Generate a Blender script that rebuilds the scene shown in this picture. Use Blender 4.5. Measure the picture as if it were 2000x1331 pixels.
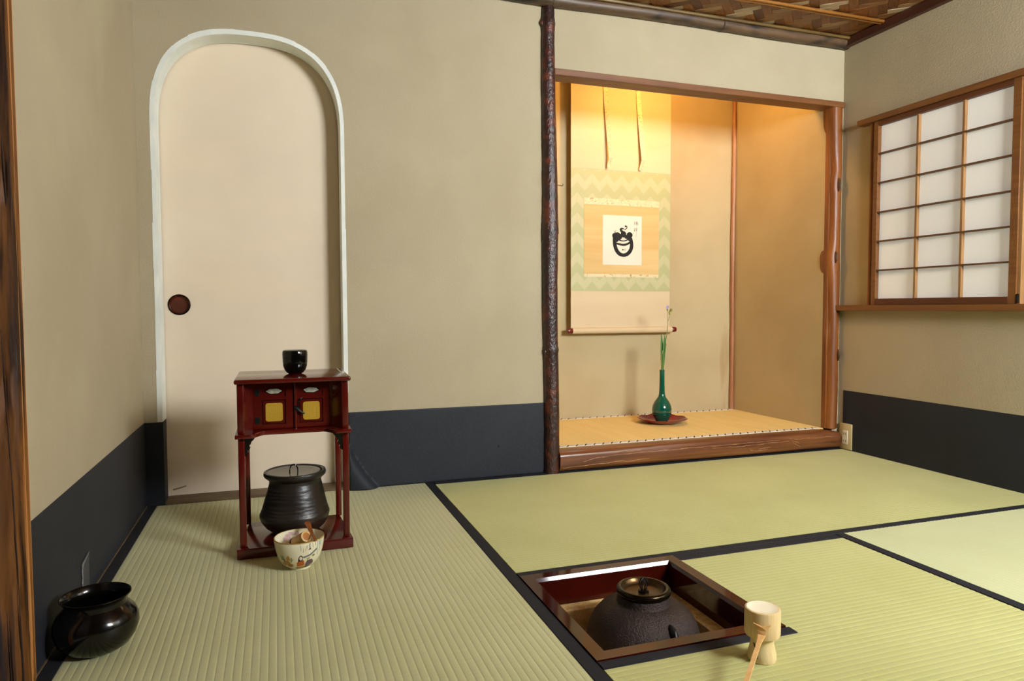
import bpy, bmesh, math, random
from math import sin, cos, pi, radians, sqrt
from mathutils import Vector, Matrix, noise as mnoise
from mathutils.geometry import tessellate_polygon
random.seed(7)
for o in list(bpy.data.objects):
    bpy.data.objects.remove(o)
SC = bpy.context.scene
C = SC.collection

# ------------------------------------------------------------------ camera
cam_d = bpy.data.cameras.new('camera')
cam = bpy.data.objects.new('camera', cam_d)
C.objects.link(cam)
cam_d.sensor_width = 36.0
cam_d.sensor_fit = 'HORIZONTAL'
cam_d.lens = 1347.206 / 2000.0 * 36.0
cam_d.clip_start = 0.02
RT, UP, BK = (0.946229, -0.32348, -0.003397), (0.01841, 0.04336, 0.99889), (-0.322974, -0.945241, 0.046984)
CP = (-0.54334, -2.50855, 0.64913)
cam.matrix_world = Matrix(((RT[0], UP[0], BK[0], CP[0]), (RT[1], UP[1], BK[1], CP[1]), (RT[2], UP[2], BK[2], CP[2]), (0, 0, 0, 1)))
SC.camera = cam

# ------------------------------------------------------------------ world, exposure, light levels
W = bpy.data.worlds.new('world')
SC.world = W
W.use_nodes = True
W.node_tree.nodes['Background'].inputs[0].default_value = (0.75, 0.85, 1.0, 1)
W.node_tree.nodes['Background'].inputs[1].default_value = 1.0
SC.view_settings.view_transform = 'Standard'
SC.view_settings.look = 'None'
SC.view_settings.exposure = 0.0
SC.view_settings.gamma = 1.0
SC.view_settings.use_curve_mapping = False
DAY = (0.90, 0.96, 1.0)          # daylight in the paper windows
L_WIN2 = 4.0                     # weak fill from an unseen paper window added on the right wall
L_WIN3 = 92.0                     # paper window on the wall behind the camera
L_WIN1 = 0.18                     # shaded paper window beside the alcove
L_LAMP = 430.0                    # warm bulb hidden behind the alcove lintel
LAMP_C = (1.0, 0.53, 0.15)


# ------------------------------------------------------------------ materials
def S(r, g, b):
    f = lambda c: (c / 255 / 12.92) if c / 255 <= 0.04045 else ((c / 255 + 0.055) / 1.055) ** 2.4
    return (f(r), f(g), f(b), 1.0)


def base_mat(name):
    m = bpy.data.materials.new(name)
    m.use_nodes = True
    nt = m.node_tree
    return m, nt, nt.nodes['Principled BSDF']


def N(nt, typ, **kw):
    n = nt.nodes.new(typ)
    for k, v in kw.items():
        setattr(n, k, v)
    return n


def mat(name, c1, c2=None, rough=0.5, spec=0.5, metal=0.0, scale=4.0, stretch=(1, 1, 1), detail=4, lo=0.35, hi=0.65,
        bump=None, coat=0.0, sheen=0.0, aniso=0.0, c3=None, c3scale=1.0, c3lo=.5, c3hi=.7, c3s=(1, 1, 1), distort=0.0):
    m, nt, b = base_mat(name)
    b.inputs['Roughness'].default_value = rough
    b.inputs['Specular IOR Level'].default_value = spec
    b.inputs['Metallic'].default_value = metal
    b.inputs['Coat Weight'].default_value = coat
    b.inputs['Coat Roughness'].default_value = 0.06
    b.inputs['Sheen Weight'].default_value = sheen
    b.inputs['Anisotropic'].default_value = aniso
    b.inputs['Base Color'].default_value = c1
    tc = N(nt, 'ShaderNodeTexCoord')
    out = None

    def noise_fac(sc, st, lo_, hi_, det):
        mp = N(nt, 'ShaderNodeMapping')
        mp.inputs['Scale'].default_value = st
        nt.links.new(tc.outputs['Object'], mp.inputs[0])
        nz = N(nt, 'ShaderNodeTexNoise')
        nz.inputs['Scale'].default_value = sc
        nz.inputs['Detail'].default_value = det
        nz.inputs['Distortion'].default_value = distort
        nt.links.new(mp.outputs[0], nz.inputs['Vector'])
        rp = N(nt, 'ShaderNodeMapRange')
        rp.inputs[1].default_value = lo_
        rp.inputs[2].default_value = hi_
        nt.links.new(nz.outputs[0], rp.inputs[0])
        return rp.outputs[0]
    if c2 is not None:
        mx = N(nt, 'ShaderNodeMix', data_type='RGBA')
        mx.inputs[6].default_value = c1
        mx.inputs[7].default_value = c2
        nt.links.new(noise_fac(scale, stretch, lo, hi, detail), mx.inputs[0])
        out = mx.outputs[2]
        if c3 is not None:
            m3 = N(nt, 'ShaderNodeMix', data_type='RGBA')
            m3.inputs[7].default_value = c3
            nt.links.new(out, m3.inputs[6])
            nt.links.new(noise_fac(c3scale, c3s, c3lo, c3hi, 5), m3.inputs[0])
            out = m3.outputs[2]
        nt.links.new(out, b.inputs['Base Color'])
    if bump:
        bs, bstr, bst = (list(bump) + [(1, 1, 1)])[:3]
        mp = N(nt, 'ShaderNodeMapping')
        mp.inputs['Scale'].default_value = bst
        nt.links.new(tc.outputs['Object'], mp.inputs[0])
        nz = N(nt, 'ShaderNodeTexNoise')
        nz.inputs['Scale'].default_value = bs
        nz.inputs['Detail'].default_value = 5
        nt.links.new(mp.outputs[0], nz.inputs['Vector'])
        bp = N(nt, 'ShaderNodeBump')
        bp.inputs['Strength'].default_value = bstr
        bp.inputs['Distance'].default_value = 0.004
        nt.links.new(nz.outputs[0], bp.inputs['Height'])
        nt.links.new(bp.outputs[0], b.inputs['Normal'])
    return m


def glow(name, color, strength, base=(0.8, 0.8, 0.8, 1)):
    m, nt, b = base_mat(name)
    b.inputs['Base Color'].default_value = base
    b.inputs['Roughness'].default_value = 0.9
    b.inputs['Emission Color'].default_value = (*color, 1)
    b.inputs['Emission Strength'].default_value = strength
    return m


M = {}
M['plaster'] = mat('plaster', S(176, 163, 136), S(170, 156, 128), rough=.95, spec=.15, scale=2.2, c3=S(181, 169, 138), c3scale=3.0, c3lo=.5, c3hi=.85, bump=(170, .35))
M['plaster_alcove'] = mat('plaster_alcove', S(188, 172, 134), S(178, 160, 122), rough=.95, spec=.15, scale=2.5, c3=S(160, 125, 75), c3scale=1.6, c3lo=.68, c3hi=.8, c3s=(3, 3, .5), bump=(190, .22))
M['dark_paper'] = mat('dark_paper', S(35, 38, 45), S(29, 31, 37), rough=.62, spec=.32, scale=5, c3=S(42, 44, 51), c3scale=260, c3lo=.45, c3hi=.75, bump=(300, .12))
M['dark_paper_back'] = mat('dark_paper_back', S(20, 20, 23), rough=.9)
M['white_paper'] = mat('white_paper', S(232, 234, 226), S(220, 224, 216), rough=.8, spec=.2, scale=12, bump=(60, .15))
M['fusuma'] = mat('fusuma_paper', S(228, 211, 186), S(221, 204, 180), rough=.85, spec=.2, scale=3, c3=S(228, 208, 180), c3scale=1.2, c3s=(1, 1, 4), bump=(220, .06))
M['sill_wood'] = mat('sill_wood', S(112, 92, 62), S(94, 74, 48), rough=.6, scale=6, stretch=(1, 12, 12))
M['ash'] = mat('ash', S(150, 140, 125), S(120, 110, 98), rough=.95, scale=40, bump=(90, .5))
M['clay'] = mat('clay', S(222, 192, 132), S(196, 160, 100), rough=.95, spec=.1, scale=60, bump=(180, .5))
M['heri'] = mat('heri_cloth', S(34, 35, 40), S(28, 29, 33), rough=.75, spec=.3, scale=200, bump=(500, .2))
M['subfloor'] = mat('subfloor_wood', S(110, 80, 50), S(90, 64, 40), scale=5, stretch=(1, 12, 1))
M['lacquer_red'] = mat('lacquer_red', S(86, 17, 9), S(72, 11, 7), rough=.16, spec=.5, scale=5, coat=.15)
M['lacquer_edge'] = mat('lacquer_edge', S(40, 7, 5), rough=.2, spec=.4)
M['lacquer_hearth'] = mat('lacquer_hearth', S(60, 14, 6), S(46, 8, 4), rough=.07, spec=.35, scale=4, coat=.0)
M['lacquer_black'] = mat('lacquer_black', S(7, 6, 6), rough=.07, spec=.45, coat=.0)
M['black_bronze'] = mat('black_bronze', S(9, 8, 6), S(15, 12, 7), rough=.16, spec=.6, scale=3, metal=.25)
M['brass_black'] = mat('brass_black', S(48, 39, 25), S(22, 19, 14), rough=.22, metal=.9, scale=6)
M['lid_bronze'] = mat('lid_bronze', S(84, 62, 34), S(56, 42, 24), rough=.3, metal=.85, scale=14, c3=S(30, 26, 20), c3scale=10, c3lo=.55, c3hi=.75)
M['iron'] = mat('cast_iron', S(58, 44, 36), S(40, 30, 25), rough=.46, spec=.5, scale=9, metal=.35, bump=(330, .8))
M['iron_plain'] = mat('iron_plain', S(26, 25, 24), rough=.4, spec=.5, metal=.5, bump=(90, .3))
M['stoneware'] = mat('stoneware', S(38, 29, 22), S(20, 16, 13), rough=.36, spec=.5, scale=7, stretch=(1, 1, 3), c3=S(80, 50, 26), c3scale=4, c3lo=.6, c3hi=.85, bump=(26, .5, (1, 1, 3)))
M['bowl_white'] = mat('bowl_glaze', S(228, 220, 190), S(218, 208, 172), rough=.22, spec=.5, scale=8)
M['bowl_gold'] = mat('bowl_gold', S(205, 170, 95), rough=.25, metal=.6)
M['bamboo'] = mat('bamboo_pale', S(226, 204, 152), S(214, 188, 134), rough=.45, spec=.4, scale=10, stretch=(14, 14, 1), bump=(60, .12, (10, 10, 1)))
M['bamboo_cup'] = mat('bamboo_cup', S(224, 198, 148), S(212, 180, 124), rough=.45, spec=.4, scale=16, stretch=(16, 16, 1.2), bump=(60, .12, (12, 12, 1)))
M['bamboo_in'] = mat('bamboo_inside', S(240, 230, 198), rough=.6)
M['bamboo_handle'] = mat('bamboo_handle', S(222, 178, 118), S(208, 160, 98), rough=.4, scale=12, stretch=(3, 10, 10))
M['bamboo_smoked'] = mat('bamboo_smoked', S(150, 88, 44), S(118, 62, 30), rough=.4, scale=20)
M['bamboo_whisk'] = mat('bamboo_whisk', S(214, 178, 112), S(190, 150, 88), rough=.5, scale=20)
M['bamboo_hole'] = mat('bamboo_hole', S(176, 116, 44), S(150, 90, 30), rough=.7, scale=30)
M['thread'] = mat('whisk_thread', S(70, 34, 30), rough=.8)
M['ink'] = mat('sumi_ink', S(40, 40, 40), S(28, 28, 28), rough=.7, spec=.2, scale=60)
M['ink_thin'] = mat('ink_thin', S(84, 70, 55), rough=.7)
M['scroll_cream'] = mat('scroll_cream', S(206, 187, 152), S(200, 180, 143), rough=.55, spec=.35, scale=1.5, stretch=(1, 1, 6), bump=(400, .05))
M['scroll_field'] = mat('scroll_field', S(210, 184, 130), S(200, 168, 110), rough=.8, spec=.2, scale=4, stretch=(.3, 1, 5))
M['scroll_paper'] = mat('scroll_paper', S(222, 217, 202), S(218, 212, 196), rough=.85, spec=.15, scale=6)
M['roller_red'] = mat('roller_red', S(96, 14, 14), rough=.25, coat=.3)
M['glaze_green'] = mat('glaze_green', S(4, 88, 66), S(3, 66, 52), rough=.07, spec=.6, scale=5, stretch=(1, 1, .6), coat=.5)
M['tray_red'] = mat('tray_red', S(142, 17, 4), S(104, 10, 3), rough=.13, spec=.25, scale=10)
M['leaf'] = mat('leaf_green', S(72, 118, 40), S(54, 98, 34), rough=.5, scale=30, stretch=(1, 1, .1))
M['leaf_pale'] = mat('leaf_pale', S(176, 178, 92), rough=.5)
M['stem'] = mat('stem_green', S(110, 118, 46), rough=.5)
M['petal'] = mat('petal_lilac', S(178, 170, 205), S(150, 140, 190), rough=.6, scale=40)
M['bud'] = mat('bud_green', S(150, 150, 60), S(110, 112, 50), rough=.6, scale=60)
M['post_dark'] = mat('post_bark', S(60, 30, 22), S(34, 19, 17), rough=.34, spec=.6, scale=14, stretch=(2, 2, .8), c3=S(98, 44, 22), c3scale=22, c3lo=.52, c3hi=.68, bump=(120, 1.0, (1, 1, .6)))
M['post_orange'] = mat('post_orange', S(140, 82, 32), S(106, 56, 19), rough=.42, spec=.5, scale=4, stretch=(7, 7, .6), c3=S(172, 122, 76), c3scale=3, c3lo=.62, c3hi=.75, c3s=(3, 3, .6), bump=(20, .3, (5, 5, .5)))
M['knot'] = mat('knot_wood', S(92, 54, 24), S(58, 32, 14), rough=.55, scale=26, bump=(40, .8))
M['log_sill'] = mat('log_sill', S(116, 68, 36), S(84, 44, 22), rough=.3, spec=.55, scale=5, stretch=(.5, 7, 7), c3=S(150, 96, 52), c3scale=3, c3lo=.55, c3hi=.75, c3s=(.35, 9, 9), coat=.25, bump=(9, .5, (.5, 7, 7)))
M['log_vein'] = mat('log_vein', S(182, 140, 94), S(140, 94, 54), rough=.4, scale=30)
M['lintel'] = mat('lintel_wood', S(120, 74, 32), S(102, 58, 23), rough=.5, scale=5, stretch=(.8, 14, 14), bump=(30, .1, (.5, 10, 10)))
M['window_wood'] = mat('window_wood', S(122, 76, 32), S(104, 62, 25), rough=.5, scale=6, stretch=(14, .8, 14))
M['window_dark'] = mat('window_dark', S(92, 46, 18), S(80, 38, 14), rough=.5, scale=6, stretch=(14, .8, 14))
M['lattice'] = mat('lattice_wood', S(156, 116, 70), S(136, 96, 54), rough=.55, scale=8, stretch=(8, 8, 1))
M['lattice_h'] = mat('lattice_bar', S(100, 66, 32), S(84, 54, 25), rough=.55, scale=8, stretch=(8, 1, 8))
M['bamboo_brown'] = mat('bamboo_brown', S(150, 92, 44), S(122, 70, 32), rough=.4, scale=8, stretch=(6, 6, 1))
M['front_post'] = mat('front_post_bark', S(136, 86, 34), S(98, 58, 20), rough=.6, spec=.35, scale=5, stretch=(4, 4, .7), c3=S(50, 28, 10), c3scale=6, c3lo=.55, c3hi=.66, c3s=(5, 5, .35), bump=(22, .7, (3, 3, .6)), distort=.6)
M['front_post_cut'] = mat('front_post_cut', S(196, 136, 74), S(180, 118, 58), rough=.55, scale=5, stretch=(8, 8, .6))
M['bamboo_beam'] = mat('bamboo_beam', S(98, 74, 50), S(70, 52, 35), rough=.45, scale=5, stretch=(.8, 6, 6), c3=S(34, 27, 22), c3scale=9, c3lo=.52, c3hi=.68, c3s=(.7, 2, 2))
M['bamboo_batten'] = mat('bamboo_batten', S(150, 98, 34), S(124, 76, 24), rough=.4, scale=7, stretch=(.5, 8, 8))
M['trim_red'] = mat('trim_red_wood', S(78, 36, 18), S(62, 26, 13), rough=.5, scale=5, stretch=(10, .6, 10))
M['outlet'] = mat('outlet_plate', S(196, 178, 130), rough=.45)
M['outlet_white'] = mat('outlet_white', S(226, 218, 196), rough=.4)
M['outlet_slot'] = mat('outlet_slot', S(90, 80, 60), rough=.7)
M['nail'] = mat('nail_iron', S(110, 104, 88), rough=.4, metal=.7)
M['gold_mesh'] = None
M['pearl'] = mat('pearl_inlay', S(188, 186, 168), S(150, 150, 132), rough=.3, scale=160)
M['hook'] = mat('black_metal', S(20, 22, 22), S(34, 40, 38), rough=.35, metal=.6, scale=60)
M['pull_brown'] = mat('pull_brown', S(92, 36, 14), S(72, 26, 10), rough=.3, scale=14, coat=.3)
M['glass_bulb'] = glow('bulb', LAMP_C, L_LAMP)
M['pane_dim'] = glow('shoji_paper_shaded', (0.90, 0.97, 1.0), L_WIN1, S(226, 222, 208))
M['pane_win2'] = glow('shoji_paper_fill', DAY, L_WIN2)
M['pane_win3'] = glow('shoji_paper_near', DAY, L_WIN3)
strip_cols = [(122, 72, 24), (104, 58, 17), (136, 82, 28), (90, 50, 15), (128, 74, 22)]
for i, c_ in enumerate(strip_cols):
    k2 = tuple(int(v * .82) for v in c_)
    M['strip%d' % i] = mat('ceiling_strip_brown%d' % i, S(*c_), S(*k2), rough=.5, scale=20, stretch=(1, 8, 8))
for i, c_ in enumerate([(178, 156, 122), (150, 116, 72), (132, 90, 46)]):
    k2 = tuple(int(v * .86) for v in c_)
    M['pale%d' % i] = mat('ceiling_strip_pale%d' % i, S(*c_), S(*k2), rough=.5, scale=20, stretch=(1, 8, 8))


def tatami_mat(name, c1, c2, along):
    # rush weave: fine threads run across the ridges
    m, nt, b = base_mat(name)
    b.inputs['Roughness'].default_value = .55
    b.inputs['Specular IOR Level'].default_value = .35
    b.inputs['Sheen Weight'].default_value = .15
    tc = N(nt, 'ShaderNodeTexCoord')
    mp = N(nt, 'ShaderNodeMapping')
    mp.inputs['Scale'].default_value = (160, 4, 1) if along == 'x' else (4, 160, 1)
    nt.links.new(tc.outputs['Object'], mp.inputs[0])
    nz = N(nt, 'ShaderNodeTexNoise')
    nz.inputs['Scale'].default_value = 4
    nz.inputs['Detail'].default_value = 3
    nt.links.new(mp.outputs[0], nz.inputs['Vector'])
    n2 = N(nt, 'ShaderNodeTexNoise')
    n2.inputs['Scale'].default_value = 3
    nt.links.new(tc.outputs['Object'], n2.inputs['Vector'])
    ad = N(nt, 'ShaderNodeMath', operation='ADD')
    nt.links.new(nz.outputs[0], ad.inputs[0])
    nt.links.new(n2.outputs[0], ad.inputs[1])
    rp = N(nt, 'ShaderNodeMapRange')
    rp.inputs[1].default_value = .75
    rp.inputs[2].default_value = 1.25
    nt.links.new(ad.outputs[0], rp.inputs[0])
    mx = N(nt, 'ShaderNodeMix', data_type='RGBA')
    mx.inputs[6].default_value = c1
    mx.inputs[7].default_value = c2
    nt.links.new(rp.outputs[0], mx.inputs[0])
    nt.links.new(mx.outputs[2], b.inputs['Base Color'])
    bp = N(nt, 'ShaderNodeBump')
    bp.inputs['Strength'].default_value = .25
    bp.inputs['Distance'].default_value = .001
    nt.links.new(nz.outputs[0], bp.inputs['Height'])
    nt.links.new(bp.outputs[0], b.inputs['Normal'])
    return m


M['rush_x'] = tatami_mat('rush_yellow', S(187, 187, 122), S(175, 174, 107), 'x')
M['rush_y'] = tatami_mat('rush_green', S(194, 193, 143), S(182, 181, 128), 'y')  # greener tone puts the sheen of crosswise rush into the colour
M['rush_sheen'] = tatami_mat('rush_pale_green', S(198, 202, 154), S(188, 192, 142), 'y')  # right mat: its stronger sheen is painted as a paler colour
M['rush_alcove'] = mat('rush_alcove', S(240, 212, 140), S(235, 204, 130), rough=.6, spec=.3, scale=3, stretch=(8, 1, 1), bump=(500, .15))


def gold_mesh_mat():
    m, nt, b = base_mat('gold_weave')
    b.inputs['Roughness'].default_value = .4
    b.inputs['Metallic'].default_value = .5
    tc = N(nt, 'ShaderNodeTexCoord')
    mp = N(nt, 'ShaderNodeMapping')
    mp.inputs['Rotation'].default_value = (0, radians(45), 0)
    mp.inputs['Scale'].default_value = (620, 620, 620)
    nt.links.new(tc.outputs['Object'], mp.inputs[0])
    ck = N(nt, 'ShaderNodeTexChecker')
    ck.inputs['Scale'].default_value = 1
    ck.inputs[1].default_value = S(232, 196, 70)
    ck.inputs[2].default_value = S(168, 118, 26)
    nt.links.new(mp.outputs[0], ck.inputs[0])
    nt.links.new(ck.outputs[0], b.inputs['Base Color'])
    return m


M['gold_mesh'] = gold_mesh_mat()


def M_(nt, op, a, b_=None, c=None):
    n = N(nt, 'ShaderNodeMath', operation=op)
    for i, v in enumerate((a, b_, c)):
        if v is None:
            continue
        if isinstance(v, (int, float)):
            n.inputs[i].default_value = v
        else:
            nt.links.new(v, n.inputs[i])
    return n.outputs[0]


def brocade_mat():
    # woven arrow-feather chevrons on a green ground
    m, nt, b = base_mat('brocade_green')
    b.inputs['Roughness'].default_value = .45
    b.inputs['Specular IOR Level'].default_value = .4
    tc = N(nt, 'ShaderNodeTexCoord')
    sp = N(nt, 'ShaderNodeSeparateXYZ')
    nt.links.new(tc.outputs['Object'], sp.inputs[0])
    p = 0.082
    fx = M_(nt, 'PINGPONG', sp.outputs[0], p / 2)
    zz = M_(nt, 'SUBTRACT', sp.outputs[2], M_(nt, 'MULTIPLY', fx, -1.05))
    fr = M_(nt, 'FRACT', M_(nt, 'DIVIDE', zz, 0.098))
    band = M_(nt, 'GREATER_THAN', fr, 0.5)
    edge = M_(nt, 'LESS_THAN', M_(nt, 'ABSOLUTE', M_(nt, 'SUBTRACT', M_(nt, 'FRACT', M_(nt, 'MULTIPLY', fr, 2)), .5)), .42)
    centre = M_(nt, 'GREATER_THAN', fx, 0.0022)
    fac = M_(nt, 'MULTIPLY', M_(nt, 'MULTIPLY', band, M_(nt, 'ADD', M_(nt, 'MULTIPLY', edge, .3), .7)), M_(nt, 'ADD', M_(nt, 'MULTIPLY', centre, .35), .65))
    mx = N(nt, 'ShaderNodeMix', data_type='RGBA')
    mx.inputs[6].default_value = S(170, 172, 124)
    mx.inputs[7].default_value = S(183, 181, 138)
    nt.links.new(fac, mx.inputs[0])
    nt.links.new(mx.outputs[2], b.inputs['Base Color'])
    return m


M['brocade'] = brocade_mat()


def arabesque_mat(name, ground, line, sc, lo=.47, hi=.53):
    m, nt, b = base_mat(name)
    b.inputs['Roughness'].default_value = .6
    tc = N(nt, 'ShaderNodeTexCoord')
    nz = N(nt, 'ShaderNodeTexNoise')
    nz.inputs['Scale'].default_value = sc
    nz.inputs['Detail'].default_value = 1
    nz.inputs['Distortion'].default_value = 1.2
    nt.links.new(tc.outputs['Object'], nz.inputs['Vector'])
    d = M_(nt, 'ABSOLUTE', M_(nt, 'SUBTRACT', nz.outputs[0], .5))
    f = M_(nt, 'LESS_THAN', d, .012)
    mx = N(nt, 'ShaderNodeMix', data_type='RGBA')
    mx.inputs[6].default_value = ground
    mx.inputs[7].default_value = line
    nt.links.new(f, mx.inputs[0])
    nt.links.new(mx.outputs[2], b.inputs['Base Color'])
    return m


M['ichimonji'] = arabesque_mat('brocade_ivory', S(214, 200, 160), S(160, 134, 80), 34)
M['ribbon'] = arabesque_mat('ribbon_ivory', S(226, 212, 172), S(160, 132, 76), 60)


def alcove_border_mat():
    # white scallops outlined in black on a woven border
    m, nt, b = base_mat('alcove_border')
    b.inputs['Roughness'].default_value = .8
    tc = N(nt, 'ShaderNodeTexCoord')
    sp = N(nt, 'ShaderNodeSeparateXYZ')
    nt.links.new(tc.outputs['Object'], sp.inputs[0])
    fr = M_(nt, 'FRACT', M_(nt, 'DIVIDE', sp.outputs[0], 0.0395))
    sg = N(nt, 'ShaderNodeSeparateXYZ')
    nt.links.new(tc.outputs['Generated'], sg.inputs[0])
    yy = sg.outputs[1]
    w = M_(nt, 'ABSOLUTE', M_(nt, 'SUBTRACT', M_(nt, 'MULTIPLY', fr, 1.1), M_(nt, 'MULTIPLY', yy, .55)))
    line = M_(nt, 'LESS_THAN', w, .10)
    ln2 = M_(nt, 'LESS_THAN', M_(nt, 'ABSOLUTE', M_(nt, 'SUBTRACT', yy, M_(nt, 'ADD', .22, M_(nt, 'MULTIPLY', fr, .5)))), .09)
    fac = M_(nt, 'MAXIMUM', line, M_(nt, 'MULTIPLY', ln2, .55))
    mx = N(nt, 'ShaderNodeMix', data_type='RGBA')
    mx.inputs[6].default_value = S(226, 220, 214)
    mx.inputs[7].default_value = S(40, 36, 36)
    nt.links.new(fac, mx.inputs[0])
    nt.links.new(mx.outputs[2], b.inputs['Base Color'])
    return m


M['alcove_border'] = alcove_border_mat()


# ------------------------------------------------------------------ geometry helpers
def tag(o, label=None, cat=None, group=None, kind=None):
    if label: o['label'] = label
    if cat: o['category'] = cat
    if group: o['group'] = group
    if kind: o['kind'] = kind
    return o


def thing(name, loc, label, cat, group=None, rz=0.0, kind=None):
    o = bpy.data.objects.new(name, None)
    o.empty_display_size = .05
    C.objects.link(o)
    o.location = loc
    o.rotation_euler = (0, 0, rz)
    return tag(o, label, cat, group, kind)


def obj(name, vf, m, parent=None, smooth=False, bevel=0.0, bseg=2, label=None, loc=None, rot=None):
    v, f = vf
    me = bpy.data.meshes.new(name)
    me.from_pydata([tuple(p) for p in v], [], [tuple(q) for q in f])
    bm = bmesh.new()
    bm.from_mesh(me)
    bmesh.ops.recalc_face_normals(bm, faces=bm.faces)
    if bevel > 0:
        es = [e for e in bm.edges if len(e.link_faces) == 2 and e.calc_face_angle(0) > .6]
        bmesh.ops.bevel(bm, geom=es, offset=bevel, segments=bseg, profile=.5, affect='EDGES', clamp_overlap=True)
    bm.to_mesh(me)
    bm.free()
    me.materials.append(M[m] if isinstance(m, str) else m)
    if smooth or bevel > 0:
        me.polygons.foreach_set('use_smooth', [True] * len(me.polygons))
        try:
            me.set_sharp_from_angle(angle=radians(40))
        except Exception:
            pass
    o = bpy.data.objects.new(name, me)
    C.objects.link(o)
    if parent: o.parent = parent
    if loc: o.location = loc
    if rot: o.rotation_euler = rot
    if label: o['label'] = label
    return o


def join(*vfs):
    V, F = [], []
    for v, f in vfs:
        n = len(V)
        V += [tuple(p) for p in v]
        F += [tuple(i + n for i in q) for q in f]
    return V, F


def box(x0, x1, y0, y1, z0, z1):
    v = [(x0, y0, z0), (x1, y0, z0), (x1, y1, z0), (x0, y1, z0), (x0, y0, z1), (x1, y0, z1), (x1, y1, z1), (x0, y1, z1)]
    f = [(0, 3, 2, 1), (4, 5, 6, 7), (0, 1, 5, 4), (1, 2, 6, 5), (2, 3, 7, 6), (3, 0, 4, 7)]
    return v, f


def lathe(prof, seg=48, close=False, centre=(0, 0, 0)):
    v, f = [], []
    rings = []
    for r, z in prof:
        if r < 1e-6:
            rings.append([len(v)])
            v.append((centre[0], centre[1], centre[2] + z))
        else:
            rings.append(list(range(len(v), len(v) + seg)))
            for k in range(seg):
                a = 2 * pi * k / seg
                v.append((centre[0] + r * cos(a), centre[1] + r * sin(a), centre[2] + z))
    n = len(rings)
    for i in range(n if close else n - 1):
        A, B = rings[i], rings[(i + 1) % n]
        for k in range(seg):
            a0, a1 = A[k % len(A)], A[(k + 1) % len(A)]
            b0, b1 = B[k % len(B)], B[(k + 1) % len(B)]
            q = []
            for t in (a0, a1, b1, b0):
                if t not in q: q.append(t)
            if len(q) >= 3: f.append(tuple(q))
    return v, f


def tube(path, radii, seg=12, cap=True, squash=(1, 1), rnd=0.0, rs=1.0, upv=(0, 0, 1)):
    v, f = [], []
    n = len(path)
    P = [Vector(p) for p in path]
    if not hasattr(radii, '__len__'): radii = [radii] * n
    for i in range(n):
        d = (P[min(i + 1, n - 1)] - P[max(i - 1, 0)]).normalized()
        u = Vector(upv)
        if abs(d.dot(u)) > .95: u = Vector((1, 0, 0))
        a = d.cross(u).normalized()
        b = d.cross(a).normalized()
        for k in range(seg):
            t = 2 * pi * k / seg
            r = radii[i]
            if rnd: r *= 1 + rnd * mnoise.noise(Vector((cos(t) * rs, sin(t) * rs, i * .6 * rs + r * 50)))
            v.append(P[i] + a * (r * cos(t) * squash[0]) + b * (r * sin(t) * squash[1]))
    for i in range(n - 1):
        for k in range(seg):
            f.append((i * seg + k, i * seg + (k + 1) % seg, (i + 1) * seg + (k + 1) % seg, (i + 1) * seg + k))
    if cap:
        f.append(tuple(range(seg)))
        f.append(tuple(range((n - 1) * seg, n * seg)))
    return v, f


def plate(outer, a0, a1, axis='y', holes=()):
    """polygon in the plane normal to axis, extruded from a0 to a1. 2D coords: y->(x,z), x->(y,z), z->(x,y)"""
    loops = [list(outer)] + [list(h) for h in holes]
    tri = tessellate_polygon([[Vector((p[0], p[1], 0)) for p in lp] for lp in loops])
    flat = [p for lp in loops for p in lp]
    n = len(flat)

    def to3(p, a):
        return {'y': (p[0], a, p[1]), 'x': (a, p[0], p[1]), 'z': (p[0], p[1], a)}[axis]
    v = [to3(p, a0) for p in flat] + [to3(p, a1) for p in flat]
    f = [tuple(t) for t in tri] + [tuple(i + n for i in t) for t in tri]
    s = 0
    for lp in loops:
        m_ = len(lp)
        for i in range(m_):
            j = (i + 1) % m_
            f.append((s + i, s + j, n + s + j, n + s + i))
        s += m_
    return v, f


def stroke(pts, widths):
    """flat brush stroke in 2D: returns outline polygon points"""
    P = [Vector((p[0], p[1])) for p in pts]
    n = len(P)
    if not hasattr(widths, '__len__'): widths = [widths] * n
    # resample with catmull-rom
    Q, Wd = [], []
    for i in range(n - 1):
        p0, p1, p2, p3 = P[max(i - 1, 0)], P[i], P[i + 1], P[min(i + 2, n - 1)]
        for s in range(6):
            t = s / 6
            Q.append(.5 * ((2 * p1) + (p2 - p0) * t + (2 * p0 - 5 * p1 + 4 * p2 - p3) * t * t + (3 * p1 - p0 - 3 * p2 + p3) * t ** 3))
            Wd.append(widths[i] * (1 - t) + widths[i + 1] * t)
    Q.append(P[-1]); Wd.append(widths[-1])
    v, f = [], []
    m_ = len(Q)
    for i in range(m_):
        d = Q[min(i + 1, m_ - 1)] - Q[max(i - 1, 0)]
        d = d.normalized() if d.length > 0 else Vector((1, 0))
        nn = Vector((-d.y, d.x)) * Wd[i] / 2
        v += [Q[i] + nn, Q[i] - nn]
    for i in range(m_ - 1):
        f.append((2 * i, 2 * i + 1, 2 * i + 3, 2 * i + 2))
    return [(p.x, p.y) for p in v], f


# ------------------------------------------------------------------ room dimensions (metres)
XL, XR = -0.958, 1.9014
YN = -2.875
ZC = 1.845
ARCH_C, ARCH_W, ARCH_T, ARCH_S = -0.611, 0.306, 1.577, 1.25
WT = 0.085


def arch_pts(half, top, n=40, e=2.65):
    pts = []
    for i in range(n + 1):
        t = pi * i / n
        c_, s_ = cos(t), sin(t)
        pts.append((ARCH_C + half * math.copysign(abs(c_) ** (2 / e), c_), ARCH_S + (top - ARCH_S) * abs(s_) ** (2 / e)))
    return pts            # right side to left side


arch_in = arch_pts(ARCH_W - .013, ARCH_T - .014)
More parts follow.
